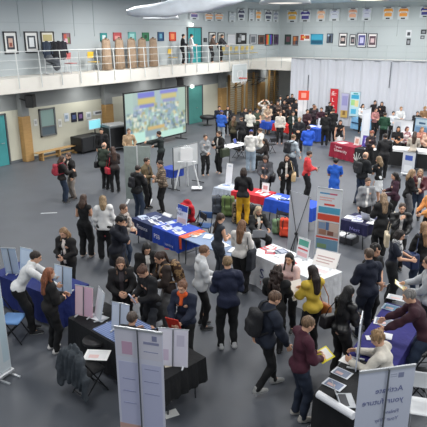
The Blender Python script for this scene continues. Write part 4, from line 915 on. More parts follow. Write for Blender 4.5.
board(on_table(TC, .10, .75), TC['rz'], .24, .72, '#e9ebef', [(.2, .85, .8, .92, '#c8d0da')], 'slim white upright display at the left end of the middle table', name='display_stand')
o = empty('drink_bottle', on_table(TC, .28, .8), 0, 'red bottle on the middle table', 'bottle'); MB().lathe([(.035, 0), (.038, .02), (.038, .16), (.018, .20), (.018, .22)], flat('#c8202c', .3), n=14).build('bottle_body', o, True); MB().lathe([(.02, .22), (.02, .25)], WHITE, n=12).build('cap', o)
board(on_table(TC, .86, .7), TC['rz'], .26, .30, '#eceef0', [(.2, .3, .8, .7, '#d9a0a0')], 'small white sign on the red cloth', name='table_sign', cat='sign')
# ---- white counter
TE = tab((249, 252), (317, 282), .78, 'white clothed counter table in the centre right', z=.80, cloth=[(0, 1, '#e4e6ea', 'cloth')], clabel='white cloth with blue and red lettering on the counter', drop=.76)
c = TE['c']; hw = TE['W']/2+.01; lettering('S', .34, '#25306e', c, -.62, .32, -hw-.03); lettering('SAFE', .13, '#c03850', c, -.60, .15, -hw-.03); lettering('start', .12, '#c03850', c, .1, .36, -hw-.03)
sheets(TE, [(.06, .65, .26, .34, 0, '#c8202c', '#f0f0f0', 'red brochure with white stripes at the counter end'), (.15, .5, .24, .3, 40, '#c83040', '#e8e8e8', 'second red brochure on the white counter'), (.22, .72, .26, .34, -12, '#3c4a68', '#a8b0c0', 'dark blue brochure on the white counter'), (.30, .45, .21, .29, 15, '#f4f4f4', '#d0d4da', 'white leaflet beside the red brochures'), (.52, .35, .22, .3, -20, '#f2dede', '#c84a58', 'pink and red leaflet in front of the small poster'), (.86, .5, .42, .40, 10, '#f4eeee', '#e8c8ca', 'large white sheet with pink print at the counter right end')])
o = board(on_table(TE, .50, .85), TE['rz'], .34, .46, '#e9ebee', [(.08, .62, .92, .92, '#5cae9a'), (.08, .42, .92, .5, '#d0505a'), (.08, .1, .92, .3, '#e6b8bc')], 'small upright poster in green and red on the white counter', name='table_poster', cat='poster')
o = board(on_table(TE, .80, .88), TE['rz']+.25, .55, .36, '#f1ede9', [(.12, .55, .85, .62, '#c8a8a4'), (.12, .38, .8, .44, '#c8a8a4'), (.12, .2, .7, .26, '#c8a8a4')], 'tilted cream sign with lines of text on the white counter', name='table_sign', cat='sign', tilt=35)
# ---- left blue table
TF = tab((-8, 273), (58, 299), .78, 'table under royal blue cloth at the left edge', cloth=[(0, 1, '#16266a', 'cloth')], clabel='royal blue tablecloth at the left edge')
sheets(TF, [(.72, .55, .22, .15, 10, '#eef0f4', None, 'white paper on the royal blue cloth'), (.5, .75, .3, .12, 25, '#dfe4ea', None, 'pale paper behind the white shirted man')])
LB = '#b9cbe0'
board(G(13, 273.5, .75), rad(30), .30, .62, LB, [(.08, .1, .45, .92, '#cfdcea'), (.55, .1, .95, .92, '#c4d4e6')], 'pale blue folding display, tall panel at the left edge', tilt=-8, pole=True)
board(G(26, 271, .75), rad(8), .34, .50, '#bccde0', [(.1, .3, .9, .9, '#cddbe9')], 'pale blue display panel behind the man in the white shirt', tilt=10)
board(G(63, 291.5, .78), rad(8), .42, .52, '#b5c8e0', [(.06, .06, .46, .94, '#c6d5e8'), (.54, .06, .94, .94, '#bccfe5')], 'pale blue display on the table in front of the long-haired girl', pole=True)
# ---- checked table, middle left
TG = tab((69, 318), (121, 348), .80, 'black draped table with checked blue runner', cloth=[(0, 1, '#141519', 'cloth')], clabel='black cloth hanging to the floor, left middle table')
o = empty('table_runner', TG['o'].location, TG['rz'], 'blue checked runner on the black draped table', 'table runner'); MB().box(-.05*TG['L'], -TG['W']/2+.03, .75, TG['L']/2, TG['W']/2-.02, .758, mat('#42568e', .85, kind='plaid', c2='#9fb0d4', scale=6)).build('cloth', o)
board(G(84, 316, .76), rad(14), .36, .56, '#e0b9c6', [(.05, .05, .47, .95, '#e6c8d2'), (.53, .05, .95, .95, '#d9b4c8')], 'pink display panel on the black draped table', pole=True)
board(G(97.5, 318, .76), rad(-28), .34, .54, '#d5dbe4', [(.1, .05, .9, .95, '#dfe4ea')], 'pale grey display panel beside the pink one', tilt=12)
sheets(TG, [(.28, .45, .3, .2, 10, '#e6e8ec', None, 'white leaflets at the foot of the pink display'), (.55, .42, .21, .29, 50, '#eef0f2', '#aab8d8', 'folded white leaflet on the checked runner'), (.62, .8, .3, .16, 5, '#dfe2ea', '#8a96b8', 'stack of pale leaflets at the back of the checked runner'), (.8, .3, .21, .15, 20, '#e4e8f0', None, 'small white card on the checked runner')])
board(G(120, 331, .76), rad(10), .34, .50, '#c0cade', [(.05, .1, .46, .9, '#ccd5e6'), (.54, .1, .94, .9, '#c6d0e2')], 'small pale blue display behind the big lilac banner', pole=True)
# ---- black table behind the lilac banner
TH = tab((165, 380), (205, 357.5), .95, 'black draped table right of the lilac banner', cloth=[(0, 1, '#131416', 'cloth')], clabel='black cloth on the table right of the lilac banner', side=1, drop=.42)
board(G(173, 366, .76), rad(25), .46, .60, '#d5d3dc', [(.05, .06, .46, .94, '#dcd9e2'), (.54, .06, .95, .94, '#d3d0dc'), (.62, .55, .88, .85, '#bdb9c9'), (.1, .15, .35, .45, '#c9b9cc')], 'white lilac table display on the black table', pole=True)
sheets(TH, [(.28, .55, .25, .3, 30, '#e6e4e2', None, 'white booklet at the foot of the white lilac display'), (.36, .30, .2, .12, 60, '#d2cbb8', None, 'cream card at the foot of the white lilac display'), (.2, .7, .18, .28, -15, '#2b2d30', None, 'black booklet on the black table')])
# ---- right tables
def tabr(corners, z, label, cloths, clabel, **k): return tab(*corners, label, z=z, cloth=cloths, clabel=clabel, **k)
pA, pB = G(317, 390, .75), G(347.5, 356, .75)
TI = tab((314, 395), (347.5, 356), .72, 'black draped table with laptop and leaflets at the lower right', cloth=[(0, 1, '#17181b', 'cloth')], clabel='black cloth on the lower right table', side=-1)
TJ = tab((348.5, 355), (387, 303), .72, 'table under violet blue cloth on the right', cloth=[(0, 1, '#2d2a78', 'cloth')], clabel='violet blue cloth on the right table', side=-1)
def loose(px, py, w_, d_, rot, col, col2, lb, z=.757):
    m = MB(); m.box(-w_/2, -d_/2, 0, w_/2, d_/2, .004, flat(col))
    if col2: m.box(-w_*.40, -d_*.42, .004, w_*.40, d_*.42, .005, flat(col2)); m.box(-w_*.3, -d_*.3, .005, w_*.1, -d_*.0, .006, flat('#d9b8b4'))
    tag(m.build('leaflet', None, False, G(px, py, z), rad(rot)), lb, 'leaflet')
loose(342, 373, .28, .20, -8, '#dfe2e8', '#8e97ac', 'photo leaflet nearer the violet cloth on the black table'); loose(334, 384.5, .30, .20, -8, '#dfe2e8', '#7f8ba5', 'photo leaflet nearer the laptop on the black table')
loose(349, 361, .26, .20, -5, '#f0f0ee', None, 'white sheet where the black and violet cloths meet'); loose(384, 322, .34, .26, 10, '#e2e4e8', '#7c8290', 'pale booklet spread near the far end of the violet cloth')
loose(392, 308, .34, .24, 0, '#bcd0e0', '#5f8fae', 'blue brochure by the grey-haired man'); loose(398, 298, .40, .22, 6, '#e6e8ea', '#c4c8cc', 'white papers at the far end of the violet table'); loose(372, 338, .20, .14, 30, '#f0f0f0', None, 'small white card by the blond curly man'); loose(386, 336, .2, .2, 10, '#e4e6ea', None, 'white sheet beside the grey-haired man'); loose(364, 352, .24, .2, 30, '#8fb8d8', '#c9dcea', 'light blue folder in front of the blond curly man')
laptop(G(346, 401, .757), rad(124), 'open silver laptop on the black table at the lower right', '#c9ccd4')
m = MB(); a, b = G(318, 394, .805), G(354, 416, .805); m.tube([a, b], .055, flat('#e9eaec', .5), 14); tag(m.build('white_paper_roll'), 'thick white roll lying along the end of the black table', 'roll')
board(G(357, 364, .757), rad(104), .42, .80, '#ccd2de', [(.1, .1, .9, .9, '#d6dbe4')], 'narrow table banner seen edge-on on the violet cloth', tilt=0, pole=True)
# ---- back tables
TK = tab((331, 142.5), (354.5, 148), .78, 'table with crimson cloth in the upper right', cloth=[(0, 1, '#8c1632', 'cloth')], clabel='crimson cloth with white lettering')
lettering('Tampere', .13, '#f0dfe2', TK['c'], -TK['L']*.30, .58, -TK['W']/2-.04); lettering('University', .20, '#f0dfe2', TK['c'], -TK['L']*.32, .40, -TK['W']/2-.04)
TL_ = tab((355, 148), (371, 151), .78, 'table with black cloth joined to the crimson one', cloth=[(0, 1, '#1a1b1e', 'cloth')], clabel='black cloth with white plant drawing')
g_ = MB()
for k in range(7): t = k*.9; g_.tube([(-.25, -TL_['W']/2-.04, .15), (-.25+.2*math.cos(t), -TL_['W']/2-.04, .4+.18*math.sin(t))], .02, flat('#c9ccc8'), 5)
g_.build('plant_print', TL_['c'])
board(on_table(TK, .72, .7), TK['rz'], .32, .36, '#dcd2ce', [(.2, .2, .8, .8, '#c99a8a')], 'small beige sign on the crimson cloth', name='table_sign', cat='sign'); board(on_table(TL_, .18, .7), TL_['rz'], .40, .50, '#4d3f9a', [(.3, .3, .7, .8, '#b0a8dc')], 'purple sign on the joint of crimson and black tables', name='table_sign', cat='sign')
sheets(TL_, [(.75, .5, .5, .5, 0, '#eceef0', None, 'white papers on the black cloth beside the purple sign')]); sheets(TK, [(.25, .5, .4, .4, 0, '#e8c8cc', None, 'pale leaflets on the crimson cloth')])
TM = tab((390, 149), (430, 153), .75, 'long black counter table in the upper right', cloth=[(0, 1, '#17181b', 'cloth')], clabel='black cloth on the upper right counter', z=.82, drop=.7)
o = empty('tablecloth', TM['o'].location, TM['rz'], 'white cover on top of the upper right counter', 'tablecloth'); MB().box(-TM['L']/2, -TM['W']/2-.03, .74, TM['L']/2, TM['W']/2, .845, flat('#dfe0e2')).build('cloth', o)
o = rollup((403.5, 151), (416, 153), 1.0, '#c9ccd2', [(.2, .62, .8, .85, '#3c56a8'), (.2, .1, .8, .4, '#dfe2e6')], 'low pale stand with blue emblem in front of the black counter')
TN = tab((341, 219.5), (367, 226), .80, 'navy draped table on the right with leaflets and laptop', cloth=[(0, 1, '#1d1d46', 'cloth')], clabel='dark navy cloth with lilac lettering', drop=.30); lettering('Next', .15, '#8a86c8', TN['c'], -.1, .52, -TN['W']/2-.035)
sheets(TN, [(.15, .4, .3, .3, 10, '#e9eaf0', '#b0b4d4', 'leaflets at the left of the navy draped table'), (.38, .6, .3, .3, -14, '#dcdfea', '#7c80b0', 'leaflets in the middle of the navy draped table'), (.50, .25, .3, .2, 20, '#e4e6ec', '#9aa0c4', 'leaflets at the front of the navy draped table'), (.95, .4, .2, .3, 5, '#f0f0f0', None, 'white sheet right of the dark laptop')])
laptop(on_table(TN, .75, .6), TN['rz']+rad(165), 'dark laptop on the navy draped table', '#2a2c34')
o = empty('storage_box', G(346, 238, .1)-Vector((0, 0, .1)), TN['rz'], 'box of white papers under the navy draped table', 'box'); MB().box(-.3, -.2, 0, .3, .2, .02, flat('#3a3b40')).box(-.3, -.2, 0, -.28, .2, .18, flat('#3a3b40')).box(.28, -.2, 0, .3, .2, .18, flat('#3a3b40')).box(-.3, -.2, 0, .3, -.18, .18, flat('#3a3b40')).box(-.3, .18, 0, .3, .2, .18, flat('#3a3b40')).build('box_body', o); MB().box(-.24, -.15, .1, -.02, .15, .2, WHITE).box(.04, -.15, .1, .24, .15, .19, flat('#d4d8e0')).build('papers', o)
TO = tab((229.5, 148), (249, 143.5), .65, 'light folding table left of the people in white tops', top='#dfe2e6', name='folding_table')
laptop(on_table(TO, .70, .5), TO['rz']+rad(20), 'blue laptop on the light folding table', '#4a5cb0')
TP = tab((160, 168), (173, 170.5), .6, 'small table with blue cloth beside the flip chart', cloth=[(0, 1, '#1f3fa0', 'cloth')], clabel='blue cloth on the small table beside the flip chart', drop=.3)
TQ = tab((273, 123.5), (293, 127), .8, 'back table with scarlet cloth', cloth=[(0, 1, '#cf2a28', 'cloth')], clabel='scarlet cloth on the back table', drop=.4); TR_ = tab((258, 121), (268, 122.8), .8, 'back table with blue cloth left of the scarlet one', cloth=[(0, 1, '#2450b8', 'cloth')], clabel='blue cloth left of the scarlet one', drop=.4)
board(on_table(TQ, .12, .6), TQ['rz'], .5, .3, '#b8d4e4', [(.1, .2, .9, .8, '#e6eef2')], 'pale blue box sign on the scarlet cloth', name='table_sign', cat='sign')
TS = tab((352, 117.5), (362.5, 119.5), .8, 'back table with light blue cloth under the banners', cloth=[(0, 1, '#7fb4dc', 'cloth')], clabel='light blue cloth with dark lettering'); MB().box(-.42, -TS['W']/2-.045, .42, .30, -TS['W']/2-.03, .50, flat('#27476e')).build('printed_line', TS['c'])
TT = tab((301, 126), (318, 129.5), .8, 'table with blue cloth left of the people in black', cloth=[(0, 1, '#2a58c4', 'cloth')], clabel='blue cloth left of the people in black'); sheets(TT, [(.3, .5, .5, .4, 0, '#eef0f2', None, 'white papers on the blue cloth in the back')])
board(on_table(TT, .75, .5), TT['rz'], .3, .5, '#eef0f2', [(.2, .3, .8, .7, '#d0d4da')], 'white box sign on the blue cloth in the back', name='table_sign', cat='sign')
TU = tab((398, 133), (414, 135), .8, 'white stand table in front of the curtain', cloth=[(0, 1, '#d8dade', 'cloth')], clabel='white cloth with black diagonal lines'); MB().tube([(-.5, -TU['W']/2-.05, .7), (-.2, -TU['W']/2-.05, .1)], .03, m_dark).tube([(.4, -TU['W']/2-.05, .7), (.1, -TU['W']/2-.05, .1)], .03, m_dark).build('line_print', TU['c'])
o = empty('black_cabinet', G(348.5, 122, 0), rad(10), 'black cabinet left of the light blue table', 'cabinet'); MB().box(-.45, -.3, 0, .45, .3, .8, m_dark, bev=.02).build('cabinet_body', o); MB().box(-.4, -.31, .1, .4, -.30, .75, flat('#2a2c30')).build('door', o)
# ---- banners and boards
rollup((114, 326), (162.5, 333), 2.0, '#dcdcea', [(.02, .78, .98, .99, '#dcd9e4'), (.05, .22, .46, .74, '#c9cae4'), (.54, .22, .95, .74, '#c8cae4'), (.0, .0, 1, .20, '#a9b8cc'), (0, .17, .5, .22, '#d8b0a4'), (.5, .13, 1, .18, '#d8b0a4'), (.14, .80, .36, .90, '#d0a9c0'), (.60, .90, .92, .92, '#9698b4'), (.78, .93, .88, .97, '#8e90ae'), (.60, .84, .9, .845, '#8f93b6'), (.60, .70, .9, .705, '#8f93b6'), (.58, .60, .9, .605, '#8f93b6'), (.58, .50, .9, .505, '#8f93b6'), (.12, .60, .4, .605, '#9296b8'), (.12, .50, .4, .505, '#9296b8'), (.12, .4, .4, .405, '#9296b8')], 'tall lilac roll-up banner at the bottom left seen from behind', back=True)
rollup((359.5, 372), (416, 364.5), 2.0, '#c6cbda', [(.70, .93, .80, .965, '#8288a4'), (.56, .94, .68, .945, '#9aa0b4'), (.56, .955, .68, .96, '#9aa0b4'), (.60, .42, .85, .425, '#8a90ac'), (.60, .39, .9, .395, '#8a90ac'), (.25, .52, .36, .57, '#8a90ac'), (.08, .54, .22, .545, '#8a90ac')], 'grey lilac roll-up banner with mirrored lettering, bottom right', back=True, mirror=True, texts=[('Activate', .105, '#6f76a0', .22, 1.68), ('your', .11, '#6f76a0', .24, 1.53), ('future', .11, '#6f76a0', -.01, 1.53), ('Finland', .07, '#7a80a4', .20, 1.38), ('Your Way', .07, '#7a80a4', .20, 1.28)])
POST = [(.1, .925, .5, .945, '#5a9ec8'), (.5, .925, .8, .945, '#d0607a'), (.1, .87, .7, .885, '#e6b0a8'), (.1, .84, .6, .855, '#e6b0a8'), (.30, .775, .72, .80, '#e04a3c'), (.08, .67, .95, .755, '#57a9c8'), (.06, .57, .95, .655, '#e8543a'), (.08, .36, .95, .55, '#c8b4a8'), (.12, .45, .4, .54, '#8fa4c0'), (.42, .44, .55, .55, '#5a7aa8'), (.58, .42, .92, .54, '#d8c0b0'), (.15, .37, .45, .44, '#b08068'), (.5, .37, .75, .43, '#8a5a4a'), (.05, .32, .95, .345, '#e0584a'), (.06, .16, .95, .31, '#7aa0b8'), (.1, .18, .5, .24, '#8aa878'), (.3, .11, .7, .135, '#d8483c'), (.05, .02, .95, .09, '#3a70b8')]
rollup((318, 187), (343, 190.5), 2.0, '#e6e8ea', POST, 'tall poster banner with teal, orange and photo blocks beside the white counter')
a, b = G(290, 190.5, 2.0), G(310, 196.5, 2.0); w_ = (b-a).length; o = empty('cross_frame_banner', ((a.x+b.x)/2, (a.y+b.y)/2, 0), math.atan2(b.y-a.y, b.x-a.x), 'white banner on a cross-shaped frame seen from behind', 'banner')
MB().box(-w_/2, 0, .1, w_/2, .004, 2.0, flat('#c9ccd2')).build('panel', o); x_ = MB()
for s in (-1, 1): x_.tube([(s*(w_/2-.02), -.01, 2.0), (0, -.05, 1.0), (-s*(w_/2-.02), -.01, .1)], .008, flat('#2c2e30'), 6)
x_.lathe([(.005, -.02), (.04, -.02), (.04, .02), (.005, .02)], flat('#1c1d1f'), (0, -.06, 1.0), 12).tube([(0, -.05, 1.0), (0, -.5, 0)], .008, flat('#2c2e30'), 6).tube([(0, -.05, 1), (-.2, -.02, 0)], .008, flat('#2c2e30'), 6).tube([(0, -.05, 1), (.2, -.02, 0)], .008, flat('#2c2e30'), 6).build('frame', o)
# partition panels
a, b = G(123.5, 145.5, 2.0), G(150, 145.5, 2.0); L = (b-a).length; o = empty('partition_panel', ((a.x+b.x)/2, (a.y+b.y)/2, 0), math.atan2(b.y-a.y, b.x-a.x), 'grey green double partition panel in front of the screen', 'partition'); m = mat('#8a9490', .85, kind='cloth', scale=5, var=.05)
MB().box(-L/2, -.02, .12, -.02, .02, 1.98, m, bev=.008).build('left_panel', o); MB().box(.02, -.02, .12, L/2, .02, 1.98, m, bev=.008).build('right_panel', o); MB().box(-.02, -.025, .05, .02, .025, 2.0, flat('#c6c9ca')).build('post', o)
for x in (-L/2+.05, L/2-.05): MB().box(x-.03, -.3, 0, x+.03, .3, .05, WHITE, bev=.01).box(x-.02, -.02, .05, x+.02, .02, .15, WHITE).build('foot', o)
# whiteboard and flip chart easel
a, b = G(172.8, 148, 1.62), G(197.5, 142, 1.62); L = (b-a).length; o = empty('whiteboard', ((a.x+b.x)/2, (a.y+b.y)/2, 0), math.atan2(b.y-a.y, b.x-a.x), 'mobile whiteboard seen at an angle behind the easel', 'whiteboard')
MB().box(-L/2, -.015, .78, L/2, .015, 1.62, flat('#c9cccd', .3), bev=.01).build('board', o); f = MB(); fm = flat('#a6a9ab', .3, metal=.7); f.box(-L/2, -.02, 1.60, L/2, .02, 1.63, fm).box(-L/2, -.02, .76, L/2, .02, .79, fm).box(-L/2, -.02, .76, -L/2+.02, .02, 1.63, fm).box(L/2-.02, -.02, .76, L/2, .02, 1.63, fm).build('frame', o)
for s in (-1, 1): MB().tube([(s*L/2, 0, 1.62), (s*L/2, 0, .06)], .014, m_dark).tube([(s*L/2, -.3, .06), (s*L/2, .3, .06)], .02, m_dark).build('leg', o)
p = G(187.3, 190, 0); o = empty('flip_chart_easel', p, rad(35), 'white tripod easel holding a flip pad', 'easel')
for (x, y) in ((-.48, 0), (.48, 0), (0, .6)): MB().tube([(x, y, 0), (0 if y else x*.16, .12, 1.66)], .028, flat('#d9dbdc', .4), 8).build('leg', o)
MB().box(-.24, -.02, 1.10, .24, .0, 1.62, flat('#dcdfe0')).build('back_plate', o); MB().box(-.22, -.045, 1.14, .22, -.02, 1.60, flat('#eceded')).build('flip_pad', o); MB().box(-.34, -.09, 1.08, .34, .0, 1.11, WHITE).build('pen_tray', o); MB().box(.16, -.12, .05, .56, .22, .09, WHITE, bev=.01).build('foot_plate', o)
# back banners
rollup((330.8, 88.5), (338.5, 88.5), 2.1, '#cb2733', [(.12, .80, .8, .83, '#e8b0b0'), (.12, .73, .7, .76, '#e8b0b0')], 'red hanging banner with white letters before the curtain', wall=33.23, texts=[('E', .30, '#f2e8e8', -.13, -.36), ('L', .34, '#f2e8e8', -.13, -.80), ('+', .34, '#f2e8e8', -.10, -1.2)], name='hanging_banner')
rollup((342, 93), (349, 93), 1.9, '#b9b8d6', [(.1, .5, .9, .9, '#9a98c8'), (0, 0, 1, .3, '#c8a860'), (.3, .1, .7, .28, '#8a6a3c')], 'lilac and tan hanging banner right of the red one', wall=33.23, name='hanging_banner'); rollup((351, 91.5), (360.5, 91.5), 2.0, '#bfe0e8', [(.1, .72, .9, .88, '#3aa6cc'), (.1, .45, .5, .68, '#a8d890'), (.5, .40, .9, .66, '#e6d8a0'), (.15, .1, .7, .3, '#58b8dc'), (.3, .9, .8, .96, '#4aa0a8')], 'cyan hanging banner with green and yellow blocks before the curtain', wall=33.23, name='hanging_banner')
rollup((298.3, 98), (307.3, 98), 2.0, '#e9eaec', [(.2, .2, .8, .6, '#dcdfe2')], 'tall white banner under the orange square sign'); p = G(303, 98, 2.1); so = empty('square_sign', (p.x, p.y+.08, 0), rad(25), 'orange red square sign on a pole above the white banner', 'sign'); MB().box(-.30, -.03, 1.98, .30, .03, 2.5, flat('#e0482e')).box(-.14, -.035, 2.1, .14, -.03, 2.38, flat('#f0a090')).build('sign_plate', so); MB().tube([(0, 0, 0), (0, 0, 2.0)], .02, flat('#c8cacc')).lathe([(.02, 0), (.2, 0), (.2, .02), (.02, .03)], flat('#c8cacc')).build('pole', so)
rollup((363, 109.5), (371.5, 107.5), 2.2, '#dfe3ea', [(.2, .5, .8, .9, '#e9ecf0'), (.3, .2, .7, .3, '#b8c4d4')], 'tall white banner near the purple sign'); rollup((394, 118.5), (413.5, 121), 1.35, '#e2e4e8', [(.1, .1, .4, .9, '#d4d8e0')], 'wide white panel stand in the upper right', basew=.4)
rollup((415, 117), (431, 119), 1.6, '#8fb0cc', [(0, 0, .06, 1, '#22252c'), (.1, .75, .95, .95, '#b8ccd8'), (.1, .5, .95, .7, '#6d90b0'), (.3, .8, .7, .86, '#3a5a7a')], 'blue landscape banner with dark edge at the right border')
rollup((-18, 279.5), (-1.5, 272), 1.9, '#cfd8dd', [(.55, .1, .95, .9, '#bccfd8')], 'pale roll-up banner cut off by the left edge', basew=.5)
p = G(240, 97, 1.5); 
# ---- chairs
def fold_chair(loc, rz, col, label, legc='#1c1d20', up=.80):
    o = empty('folding_chair', loc, rz, label, 'chair'); lm = flat(legc, .4, metal=.4); m = flat(col, .7)
    v_, f_ = net([rbox((0, 0, .44), (.21, .20, .028), .025)], .02, .02); link_mesh('seat', v_, f_, m, None, o, True)
    v_, f_ = net([rbox((0, -.24, up-.12), (.20, .018, .10), .017)], .014, .02); link_mesh('backrest', v_, f_, m, None, o, True)
    for s in (-1, 1): MB().tube([(s*.20, -.25, up), (s*.20, .22, 0)], .012, lm, 6).build('leg', o); MB().tube([(s*.17, .20, .43), (s*.17, -.22, 0)], .012, lm, 6).build('leg', o)
    MB().tube([(-.20, .2, .05), (.20, .2, .05)], .01, lm, 6).tube([(-.17, -.2, .05), (.17, -.2, .05)], .01, lm, 6).build('stretcher', o); return o
fold_chair(G(15, 339, 0), rad(-60), '#6f9ad0', 'light blue folding chair at the left edge')
fold_chair(G(90, 391, 0), rad(-8), '#1a1b1e', 'black chair with a grey jacket over its back')
v_, f_ = net([cap((-.17, -.25, .80), (.17, -.25, .80), .055, .055), rbox((0, -.285, .55), (.25, .05, .27), .035), rbox((-.1, -.20, .62), (.12, .03, .17), .025), cap((0, -.20, .78), (0, -.19, .52), .19, .18, (0, 1, 0), 4), cap((-.22, -.26, .78), (-.31, -.33, .50), .068, .058), cap((-.31, -.33, .50), (-.26, -.36, .24), .058, .05), cap((.22, -.26, .78), (.33, -.30, .52), .068, .058), cap((.33, -.30, .52), (.36, -.34, .22), .058, .048), cap((-.1, -.27, .84), (.1, -.27, .84), .045, .045)], .016, .035, noise=lambda P: .014*np.sin(38*P[:, 0]+5*P[:, 2])+.010*np.sin(61*P[:, 0]-14*P[:, 2]+1))
tag(link_mesh('grey_jacket', v_, f_, mat('#3e444a', .9, kind='cloth', scale=10, var=.2), None, None, True, G(90, 391, 0), rad(-8)), 'grey jacket draped over the black chair at the lower left', 'jacket')
loose(97, 355, .40, .30, 30, '#e6e6e4', '#dadada', 'white paper with a small print on the chair beside the checked table', z=.66)
o = empty('side_stool', G(97, 372, 0), .3, 'small black stool carrying the white paper', 'stool'); MB().lathe([(.02, .60), (.2, .60), (.21, .62), (.2, .65), (.02, .65)], m_dark, n=20).build('seat', o)
for k in range(4): MB().tube([(.14*math.cos(k*1.57), .14*math.sin(k*1.57), .61), (.2*math.cos(k*1.57), .2*math.sin(k*1.57), 0)], .012, m_dark, 6).build('leg', o)
stack_chair(G(420, 432, 0), rad(200), '#dcdee0', 'white moulded chair at the bottom right corner', name='white_chair')
fold_chair(G(414, 398, 0), rad(120), '#202226', 'black folding chair right of the violet table'); fold_chair(G(423, 372, 0), rad(40), '#26282c', 'black chair frame at the right edge behind the maroon man')
fold_chair(G(196, 240, 0), rad(150), '#24262c', 'black folding chair behind the grey bare table'); fold_chair(G(204, 240, 0), rad(200), '#3a5a8a', 'dark blue folding chair behind the grey bare table'); fold_chair(G(270, 153, 0), rad(70), '#1d1e22', 'black chair beside the seated dark-haired person'); fold_chair(G(238, 158, 0), rad(-20), '#1d1e22', 'black chair under the light folding table')
fold_chair(G(283, 226, 0), rad(200), '#1a1c20', 'black chair behind the white counter'); fold_chair(G(181, 234, 0), rad(170), '#20242c', 'black folding chair with the red jacket')
v_, f_ = net([cap((-.16, -.25, .82), (.16, -.25, .82), .06, .06), cap((0, -.29, .8), (0, -.30, .42), .2, .2, (0, 1, 0), 3), cap((.22, -.26, .8), (.26, -.27, .4), .06, .05), cap((-.22, -.26, .8), (-.26, -.27, .4), .06, .05)], .022, .035, noise=folds(18, .014)); tag(link_mesh('red_jacket', v_, f_, mat('#b8202c', .85, kind='cloth'), None, None, True, G(181, 234, 0), rad(170)), 'red jacket over a chair behind the blue cloth table', 'jacket')
# ---- bags on the floor
def floor_bag(px, py, col, label, s=1.0, rz=0, kind='cloth', c2=None, z=0.0, hgt=.5):
    o = empty('backpack', G(px, py, z), rad(rz), label, 'backpack'); M = np.eye(3, dtype=np.float32)
    v_, f_ = net([rbox((0, 0, hgt*.5*s), (.17*s, .11*s, hgt*.5*s), .07, M), rbox((0, -.11*s, hgt*.3*s), (.13*s, .05*s, hgt*.24*s), .04, M)], .02, .02, noise=folds(int(px), .008)); link_mesh('bag_body', v_, f_, mat(col, .85, kind=kind, c2=c2, scale=7), None, o, True)
    b = MB(); m = flat('#1d1e20', .7)
    for x in (-.08, .08): b.tube([(x*s, -.17*s, hgt*.5*s), (x*s, -.13*s, hgt*.9*s), (x*s*.6, .0, hgt*1.04*s)], .014, m, 6)
    b.tube([(-.05, 0, hgt*.98*s), (0, 0, hgt*1.12*s), (.05, 0, hgt*.98*s)], .012, m, 6).build('strap', o); return o
floor_bag(218, 213, '#3c424c', 'dark grey backpack in front of the middle table', 1.15, 34); floor_bag(228, 215.5, '#5c7040', 'olive green backpack in front of the middle table', 1.2, 30, hgt=.55); floor_bag(239, 222, '#8a7a60', 'camouflage backpack behind the person in yellow trousers', 1.3, 34, 'camo', '#33322a'); floor_bag(251, 224, '#17181b', 'black backpack beside the camouflage one', 1.2, 34)
floor_bag(286, 236, '#d8482c', 'orange red bag near the foot of the cross banner', 1.1, 20); floor_bag(277, 233, '#6f8a68', 'pale green bag behind the white counter', .9, 60); floor_bag(185, 246, '#b8b0a0', 'pale carrier bag under the grey bare table', .9, 20); floor_bag(356, 170, '#2a2c30', 'black bag in front of the plant drawing', .8, 0)
floor_bag(170, 221, '#1e2a4a', 'dark blue bag behind the blue cloth', .8, 0) if False else None
tag(MB().box(-.26, -.03, 0, .26, .03, .003, flat('#c9ccd0')).build('floor_tape', None, False, G(49, 213, 0), rad(42)), 'short white tape mark on the open floor at the left', 'tape')
m = MB(); m.box(-.11, -.08, 0, .11, .08, .01, flat('#e4e4e0')); tag(m.build('white_card', None, False, G(171, 414, 0), rad(60)), 'white card on the floor beside the lilac banner', 'card')
# ------------------------------------------------------------------ people
BK = '#17181b'; NV = '#1a2238'; BL = '#27375a'; TN_ = '#b89f80'
J = ('straight', BK); JN = ('straight', '#2c3f5e'); W = ('wide', BK); SL = ('slim', BK)
def PP(*a, **k): return person(*a, **k)
# balcony
PP(184, 37.5, 80, ('jacket', '#1b2028'), J, ('short', '#15120f'), 'fold', 'person in dark clothes on the balcony beside the teal door', z0=BZ, pos=(WX+.75, onX(183, 66, WX+.75).y))
p = PP(191.5, 38, 70, ('shirt', '#dfe0e0'), ('straight', '#8d9299'), ('short', '#1c1512'), 'hold', 'person in white top and grey trousers on the balcony', z0=BZ, pos=(WX+.9, onX(191, 66, WX+.9).y)); paper(p, 2, 'orange item held by the white topped person on the balcony', '#d8603a', (.2, .14))
PP(213, 39, 100, ('jacket', '#6a4f42'), J, ('short', '#2c1e18'), 'fold', 'person in brown jacket leaning on the balcony railing', z0=BZ, lean=14, pos=(EX-.5, onX(212, 64, EX-.5).y)); PP(221, 39, 110, ('jacket', '#33323a'), J, ('short', '#2c1e18'), 'reach', 'person in dark jacket leaning on the balcony railing', z0=BZ, lean=14, pos=(EX-.5, onX(220.5, 63, EX-.5).y))
